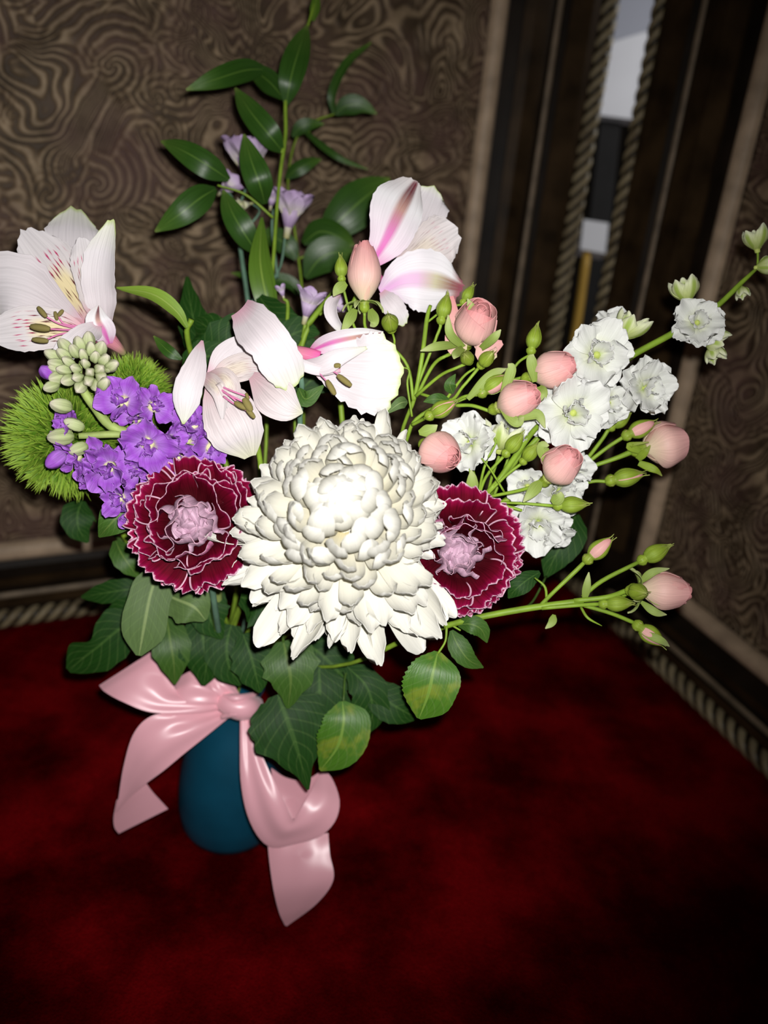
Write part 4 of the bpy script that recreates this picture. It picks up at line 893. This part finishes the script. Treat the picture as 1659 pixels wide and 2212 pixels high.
stems(Lk, [(neck(15)+[(900, 1230, .54), (1120, 990, .482), (1260, 850, .474), (1350, 778, .468), (1450, 722, .467), (1540, 668, .468), (1600, 612, .469), (1640, 575, .47)], [8, 8, 10, 13, 15, 15, 15, 13, 11, 6]),
           ([(1636, 578, .47), (1637, 560, .47), (1637, 545, .47)], [5, 5, 6]), ([(1450, 718, .467), (1470, 690, .464), (1480, 660, .466)], [7, 7, 6]), ([(1600, 612, .469), (1602, 622, .47)], [5, 5]), ([(1455, 724, .466), (1490, 712, .464), (1520, 730, .466)], [7, 6, 5]), ([(1300, 815, .47), (1345, 760, .464), (1348, 738, .46)], [7, 7, 6]), ([(1290, 830, .472), (1350, 842, .468), (1390, 840, .466)], [7, 6, 5])])
L2 = thing('larkspur', 'shorter white larkspur spike hanging beside the right maroon carnation', 'flower', at(1120, 1060, .475), 'white larkspur spikes')
for k, (x, y, d, ax, s, fl_) in enumerate([(1018, 958, .462, (-.5, -.1, .8), 1.15, 1), (1095, 925, .47, (.2, -.3, .8), 1.0, 0), (1160, 1128, .462, (.0, .5, .8), 1.2, 1), (1205, 1060, .466, (.4, .2, .8), 1.1, 1), (1140, 1050, .472, (-.2, .1, .9), .95, 0), (1235, 1010, .470, (.5, -.2, .7), .85, 0), (1195, 1150, .47, (.4, .6, .6), .85, 0)]):
    lfloret(L2, x, y, d, ax, s, k+9, fl_)
lbud(L2, 1078, 975, .462, (.2, -1, .3), 1.3, 2)
stems(L2, [(neck(16)+[(880, 1240, .54), (1040, 1110, .49), (1120, 1070, .48), (1200, 1030, .478)], [8, 8, 9, 10, 10, 6]), ([(1050, 1100, .485), (1060, 1040, .472), (1078, 985, .465)], [7, 7, 7]), ([(1090, 1085, .48), (1140, 1110, .472), (1160, 1128, .466)], [7, 7, 6]), ([(1050, 1095, .485), (1020, 1010, .475), (1018, 960, .466)], [7, 6, 6]), ([(1060, 1090, .485), (1100, 980, .478), (1095, 928, .473)], [7, 6, 6])])

# ------------------------------------------------------------------ ruscus
Rt = thing('ruscus', 'tall glossy green ruscus sprig rising at the top centre in front of the tooled panel', 'plant', at(600, 560, .57), 'ruscus sprigs')
stems(Rt, [(neck(17)+[(560, 1150, .56), (582, 700, .568), (592, 540, .572), (600, 430, .578), (607, 362, .58), (617, 290, .585), (618, 206, .59), (640, 120, .597), (665, 55, .603), (684, -10, .61)], [9, 9, 9, 10, 10, 10, 11, 11, 9, 9, 6]),
           ([(617, 300, .585), (608, 330, .58)], [5, 5]), ([(590, 470, .575), (530, 420, .566), (470, 400, .56)], [7, 6, 5])])
for q, (s_, w_, mt) in enumerate([
    ([(676, 45, .605), (682, 10, .607), (684, -30, .61)], [8, 22, 16, 3], 'ruscusl'),
    ([(618, 226, .59), (628, 170, .58), (645, 110, .585), (664, 55, .6)], [10, 46, 56, 42, 5], 'ruscus'),
    ([(612, 212, .59), (585, 180, .594), (560, 160, .6), (530, 140, .606)], [12, 44, 44, 30, 4], 'ruscus'),
    ([(575, 150, .6), (530, 152, .585), (470, 170, .57), (402, 194, .565)], [10, 40, 46, 34, 4], 'ruscus'),
    ([(611, 328, .583), (580, 290, .57), (540, 240, .57), (508, 190, .58)], [10, 48, 54, 40, 4], 'ruscus'),
    ([(495, 388, .565), (450, 358, .552), (400, 328, .55), (348, 305, .56)], [10, 48, 54, 38, 4], 'ruscus'),
    ([(466, 408, .562), (430, 430, .552), (385, 465, .55), (335, 500, .558)], [10, 50, 58, 40, 4], 'ruscus'),
    ([(572, 440, .57), (560, 395, .552), (542, 345, .55), (527, 290, .556)], [12, 52, 58, 40, 4], 'ruscus'),
    ([(556, 548, .568), (528, 505, .555), (502, 460, .552), (482, 410, .56)], [10, 48, 56, 40, 4], 'ruscus'),
    ([(592, 705, .55), (575, 640, .54), (562, 560, .54), (566, 470, .556)], [12, 44, 54, 38, 5], 'ruscusl')]):
    blade(Rt, 'leaf', s_, w_, M[mt], cup=.22, roll=(q*37 % 30)-15, seed=300+q)
R2 = thing('ruscus', 'dark ruscus sprig behind the tall one, with a narrow leaf curving upward', 'plant', at(680, 500, .66), 'ruscus sprigs')
stems(R2, [(neck(18)+[(640, 1100, .6), (655, 700, .64), (640, 520, .66), (622, 400, .67), (640, 300, .68), (680, 262, .685), (724, 246, .69)], [8, 8, 8, 8, 7, 7, 6, 6, 5]), ([(645, 560, .66), (690, 535, .66), (730, 510, .66)], [6, 6, 5]), ([(632, 285, .68), (670, 285, .68)], [5, 4])])
for q, (s_, w_) in enumerate([([(722, 248, .69), (718, 200, .68), (750, 135, .68), (802, 92, .69)], [8, 18, 20, 16, 4]), ([(724, 246, .69), (750, 228, .685), (782, 228, .685), (814, 246, .69)], [10, 34, 40, 24, 3]), ([(660, 285, .68), (700, 318, .675), (740, 345, .675), (795, 366, .685)], [8, 14, 14, 10, 2]),
                              ([(618, 385, .67), (640, 366, .665), (668, 352, .665), (694, 344, .67)], [8, 28, 30, 20, 3]), ([(632, 295, .68), (650, 275, .675), (672, 268, .675), (700, 268, .68)], [8, 26, 28, 18, 3]), ([(690, 520, .66), (740, 470, .65), (790, 425, .65), (842, 385, .66)], [16, 70, 92, 66, 5]),
                              ([(655, 525, .66), (690, 500, .652), (730, 510, .652), (765, 530, .66)], [12, 50, 60, 44, 4]), ([(660, 600, .65), (690, 560, .642), (730, 545, .642), (770, 560, .65)], [12, 60, 74, 50, 4]), ([(640, 560, .655), (620, 530, .65), (585, 510, .65), (560, 520, .655)], [10, 40, 46, 30, 3]), ([(650, 640, .645), (625, 610, .64), (560, 600, .64), (500, 590, .65)], [10, 26, 30, 22, 3])]):
    blade(R2, 'leaf', s_, w_, M['ruscus'], cup=.2, roll=(q*53 % 40)-20, seed=320+q)

# ------------------------------------------------------------------ freesias
Fz = thing('freesia', 'blurred lilac freesia stem with small funnel blooms behind the tall ruscus leaves', 'flower', at(540, 440, .6), 'lilac freesia stems')
def funnel(parent, x, y, d, tx, ty, ln, w, n=5, m='frees'):
    """open bloom: throat at pixel x,y, mouth towards tx,ty"""
    ax = dirn(tx, ty, .45); s = d/FPX; fm = frame(at(x, y, d), ax, x)
    b = add('bloom', lathe('bloom', [(.08, -.25), (.1, 0), (.16, .25), (.26, .5), (.3, .52), (.22, .3), (.12, .05)], M[m], 12), parent, fm @ Matrix.Scale(ln*s, 4))
    me = petal('freesia_petal', ln*s*.8, w*s*.62, [M[m]], phi=-.5, b0=0., cup=.25, ruf=.04, base=.45, peak=.65, tip=.3, rnd=.1, nu=7, nv=8, seed=int(x))
    for q in range(n): place(b, fm, 2*PI*q/n, .42, me, ln*s*.32, 1., 'petal')
funnel(Fz, 538, 392, .605, 0, -1, 92, 116, 6); funnel(Fz, 478, 415, .6, .55, -.25, 46, 44); funnel(Fz, 540, 440, .585, -.75, .35, 32, 24, 4, 'freec'); funnel(Fz, 622, 494, .6, .25, -1, 80, 96, 6); funnel(Fz, 585, 445, .598, .2, -.6, 36, 34, 4)
stems(Fz, [(neck(19)+[(560, 1150, .58), (542, 720, .6), (534, 640, .602), (524, 570, .604), (514, 500, .606), (500, 425, .602), (478, 412, .6)], [9, 9, 10, 13, 13, 13, 12, 8, 5]), ([(516, 510, .605), (560, 460, .6), (545, 440, .588)], [8, 7, 5]), ([(600, 600, .605), (588, 500, .602), (590, 452, .6)], [8, 8, 5]), ([(536, 660, .602), (600, 590, .605), (618, 498, .602)], [9, 8, 6]), ([(508, 470, .605), (530, 410, .606), (538, 392, .606)], [8, 7, 6])], m='stemb')
F2 = thing('freesia', 'low lilac freesia stem with a pale funnel bloom beside the curled tepal', 'flower', at(680, 680, .52), 'lilac freesia stems')
funnel(F2, 660, 685, .515, .35, -1, 64, 54, 5); funnel(F2, 706, 668, .525, .8, -.2, 40, 36, 4); funnel(F2, 612, 640, .53, -.3, -1, 26, 22, 4)
stems(F2, [(neck(20)+[(620, 1150, .55), (640, 800, .525), (655, 730, .52), (660, 690, .518)], [9, 9, 10, 12, 11, 8]), ([(648, 760, .522), (668, 700, .518), (706, 650, .522), (728, 622, .526)], [11, 14, 14, 8]), ([(622, 860, .53), (618, 740, .53), (622, 660, .532), (612, 645, .53)], [8, 9, 10, 6]), ([(690, 680, .524), (700, 672, .525)], [6, 6])], m='stem')

# ------------------------------------------------------------------ low foliage, belonging to the chrysanthemum and to a loose leafy stem
def mleaf(parent, s_, w_, mt='leafd', ser=.10, sk=4, **k):
    return blade(parent, 'leaf', s_, w_, M[mt], cup=.12, ser=ser, sk=sk, nv=29, **k)
mleaf(mum, [(612, 1385, .52), (622, 1430, .515), (628, 1475, .515), (622, 1530, .522)], [30, (56, 48), (64, 56), (50, 48), (26, 26), 6], 'leafm', seed=401)
mleaf(mum, [(525, 1370, .53), (540, 1410, .527), (552, 1455, .527), (562, 1496, .53)], [24, 76, 88, 60, 6], 'leafd', seed=402)
mleaf(mum, [(600, 1500, .53), (622, 1560, .525), (645, 1630, .525), (666, 1706, .53)], [40, (80, 70), (90, 84), (66, 60), (24, 24), 5], 'leafd', seed=403)
mleaf(mum, [(690, 1440, .54), (690, 1500, .535), (680, 1560, .535), (650, 1610, .54)], [40, 120, 130, 90, 8], 'leafd', seed=404)
mleaf(mum, [(750, 1440, .53), (790, 1480, .525), (805, 1530, .525), (798, 1580, .53)], [24, 70, 78, 60, 8], 'leafd', seed=405)
mleaf(mum, [(575, 1520, .535), (575, 1560, .53), (585, 1600, .53), (610, 1640, .535)], [20, 60, 70, 50, 5], 'leafd', seed=406)
mleaf(mum, [(640, 1380, .55), (690, 1410, .545), (730, 1450, .545), (770, 1490, .55)], [30, 100, 110, 70, 8], 'leafd', seed=407)
mleaf(mum, [(520, 1290, .53), (560, 1300, .525), (590, 1330, .525), (600, 1380, .53)], [30, 90, 110, 80, 10], 'leafd', seed=408)
add('petiole', tube('petiole', [at(612, 1388, .52), at(610, 1300, .52), at(640, 1250, .505)], .0011, M['stemd'], 6), mum)
lf = thing('leafy_stem', 'dark leafy stem low on the left, hanging over the pink ribbon', 'plant', at(400, 1380, .54))
add('stem', tube('stem', neck(21)+[at(470, 1400, .555), at(380, 1300, .55), at(300, 1200, .555), at(200, 1120, .56)], [.0018, .0018, .0018, .0016, .0014, .001], M['stemd'], 7), lf)
add('stem', tube('stem', [at(470, 1400, .555), at(464, 1340, .53), at(452, 1280, .51)], [.0016, .0016, .0014], M['stemd'], 7), lf)
for q, (s_, w_, mt) in enumerate([([(300, 1330, .552), (250, 1365, .548), (200, 1405, .548), (148, 1448, .556)], [30, (46, 46), (54, 44), (56, 20), (40, 40), 14], 'leafd'),
                                  ([(360, 1330, .545), (368, 1385, .538), (375, 1430, .538), (378, 1478, .545)], [30, 74, 80, 50, 5], 'leafm'),
                                  ([(430, 1330, .55), (440, 1385, .545), (446, 1430, .545), (440, 1480, .55)], [40, 100, 110, 70, 8], 'leafd'),
                                  ([(500, 1350, .55), (490, 1395, .545), (495, 1440, .545), (520, 1480, .55)], [40, 90, 90, 60, 8], 'leafd'),
                                  ([(250, 1168, .53), (262, 1195, .525), (280, 1222, .525), (298, 1246, .53)], [12, 44, 50, 36, 5], 'leafm'),
                                  ([(178, 1082, .555), (168, 1110, .55), (170, 1142, .55), (190, 1172, .556)], [14, 60, 66, 44, 5], 'leafd'),
                                  ([(310, 1270, .565), (265, 1275, .56), (220, 1282, .56), (176, 1290, .566)], [14, 46, 50, 36, 5], 'leafd'),
                                  ([(330, 1300, .56), (300, 1318, .556), (262, 1320, .556), (225, 1330, .56)], [14, 60, 66, 44, 6], 'leafd'),
                                  ([(470, 1260, .54), (450, 1300, .535), (455, 1340, .535), (480, 1380, .54)], [30, 80, 90, 60, 6], 'leafd')]):
    mleaf(lf, s_, w_, mt, seed=420+q, ser=.05)
l2 = thing('leafy_stem', 'dark leafy stem filling the gap between the two left alstroemerias', 'plant', at(440, 740, .53))
add('stem', tube('stem', neck(22)+[at(520, 1150, .56), at(440, 860, .53), at(405, 730, .49), at(414, 690, .482)], [.0017, .0017, .0018, .0018, .0018, .0018], M['stem'], 7), l2)
for q, (s_, w_, mt) in enumerate([([(440, 790, .53), (425, 720, .535), (412, 660, .54), (404, 598, .55)], [20, 64, 62, 36, 6], 'leafd'), ([(480, 800, .52), (470, 750, .515), (450, 710, .518), (420, 690, .525)], [30, 100, 100, 60, 6], 'leafd'), ([(440, 790, .515), (480, 750, .508), (520, 720, .508), (560, 715, .515)], [24, 90, 100, 70, 8], 'leafd'), ([(400, 800, .51), (430, 775, .505), (470, 770, .505), (520, 790, .51)], [20, 60, 70, 50, 5], 'leafd'),
                                  ([(600, 780, .53), (610, 740, .525), (650, 715, .525), (690, 720, .53)], [20, 60, 70, 50, 5], 'leafd'), ([(640, 850, .52), (700, 800, .52), (760, 790, .52), (830, 800, .52)], [30, 90, 110, 80, 8], 'leafd'), ([(560, 640, .54), (590, 680, .535), (640, 720, .535), (690, 760, .54)], [16, 60, 70, 50, 5], 'leafd')]):
    mleaf(l2, s_, w_, mt, seed=450+q, ser=.08)

# ------------------------------------------------------------------ ribbon
rb = thing('ribbon_bow', 'pale pink satin ribbon tied in a bow around the neck of the teal vase', 'ribbon', at(505, 1520, .6))
def zz(x, y, d): return (120+x*.5787, 1150+y*.5787, d)
def satin(name, A, B, bulge=.0, fold=.0, nu=17, nv=41):
    """a length of ribbon spanned between its two edges"""
    a = crom([at(*zz(*p)) for p in A], nv); b = crom([at(*zz(*p)) for p in B], nv); P = []
    for j in range(nv):
        v = j/(nv-1); n = (CC-a[j]).normalized(); w = (a[j]-b[j]).length; row = []
        for i in range(nu):
            u = i/(nu-1)
            row.append(a[j].lerp(b[j], u) + n*(bulge*w*math.sin(PI*u) + fold*w*math.sin(2*PI*(1.7*u+.5*v))*(1-v)**1.2))
        P.append(row)
    return add(name, sheet(name, P, [M['ribbon']], .0004), rb)
satin('loop', [(640, 655, .590), (520, 674, .574), (360, 672, .566), (250, 632, .566), (185, 596, .574), (163, 572, .582)], [(640, 612, .590), (540, 604, .580), (452, 590, .578), (430, 530, .580), (412, 460, .584), (390, 425, .590)], .10, .05)
satin('loop', [(165, 570, .584), (300, 612, .598), (500, 645, .602), (640, 645, .600)], [(390, 425, .592), (436, 505, .600), (520, 570, .604), (640, 620, .602)], -.05)
satin('loop', [(640, 640, .588), (560, 640, .576), (470, 640, .574), (410, 640, .582)], [(640, 605, .588), (575, 560, .580), (520, 515, .580), (430, 560, .588)], .12, .08)
satin('loop', [(650, 640, .588), (585, 590, .580), (545, 520, .588), (560, 490, .594)], [(690, 610, .590), (655, 555, .588), (610, 505, .592), (590, 485, .597)], .15, .08)
satin('tail', [(600, 660, .590), (440, 672, .574), (350, 690, .568), (290, 755, .567), (255, 870, .573), (236, 985, .582), (226, 1040, .588)], [(648, 690, .590), (560, 762, .577), (480, 826, .571), (405, 888, .571), (340, 936, .576), (280, 985, .584), (228, 1042, .589)], .07, .05)
satin('tail', [(228, 1000, .590), (217, 1060, .598), (220, 1100, .602), (236, 1124, .604)], [(338, 936, .590), (365, 972, .594), (400, 1010, .598), (420, 1032, .600)], .04)
satin('tail', [(690, 668, .586), (689, 800, .577), (692, 930, .573), (715, 1050, .572), (760, 1140, .576), (815, 1176, .578), (900, 1160, .574), (985, 1135, .572), (1042, 1080, .572), (1060, 1005, .578), (1035, 925, .588), (1002, 884, .594)],
      [(740, 680, .588), (752, 780, .579), (790, 875, .573), (835, 965, .568), (868, 1040, .566), (885, 1072, .566), (895, 1066, .566), (912, 1040, .567), (932, 1005, .570), (955, 965, .576), (975, 925, .586), (996, 888, .594)], .08, .05)
satin('tail', [(1000, 886, .595), (930, 925, .601), (860, 915, .604), (805, 880, .604)], [(992, 900, .595), (945, 985, .600), (890, 1070, .602), (815, 1010, .604)], -.08)
satin('tail', [(792, 1160, .587), (800, 1240, .582), (815, 1340, .579), (835, 1420, .584), (856, 1466, .590)], [(1018, 1122, .585), (1024, 1200, .578), (1037, 1296, .574), (975, 1385, .580), (864, 1469, .590)], .06, .015)
add('knot', tube('knot', [at(*zz(590, 600, .598)), at(*zz(650, 640, .584)), at(*zz(710, 655, .585)), at(*zz(752, 640, .602))], [.004, .0085, .0095, .006], M['ribbon'], 12, 20), rb)
for q, (y0, y1) in enumerate([(600, 620), (625, 645), (655, 665), (680, 672)]):
    add('knot_fold', tube('knot_fold', [at(*zz(620, y0+10, .584)), at(*zz(680, y1, .577)), at(*zz(752, y1-18+q*6, .594))], [.0016, .0032, .0014], M['ribbon'], 8, 12), rb)
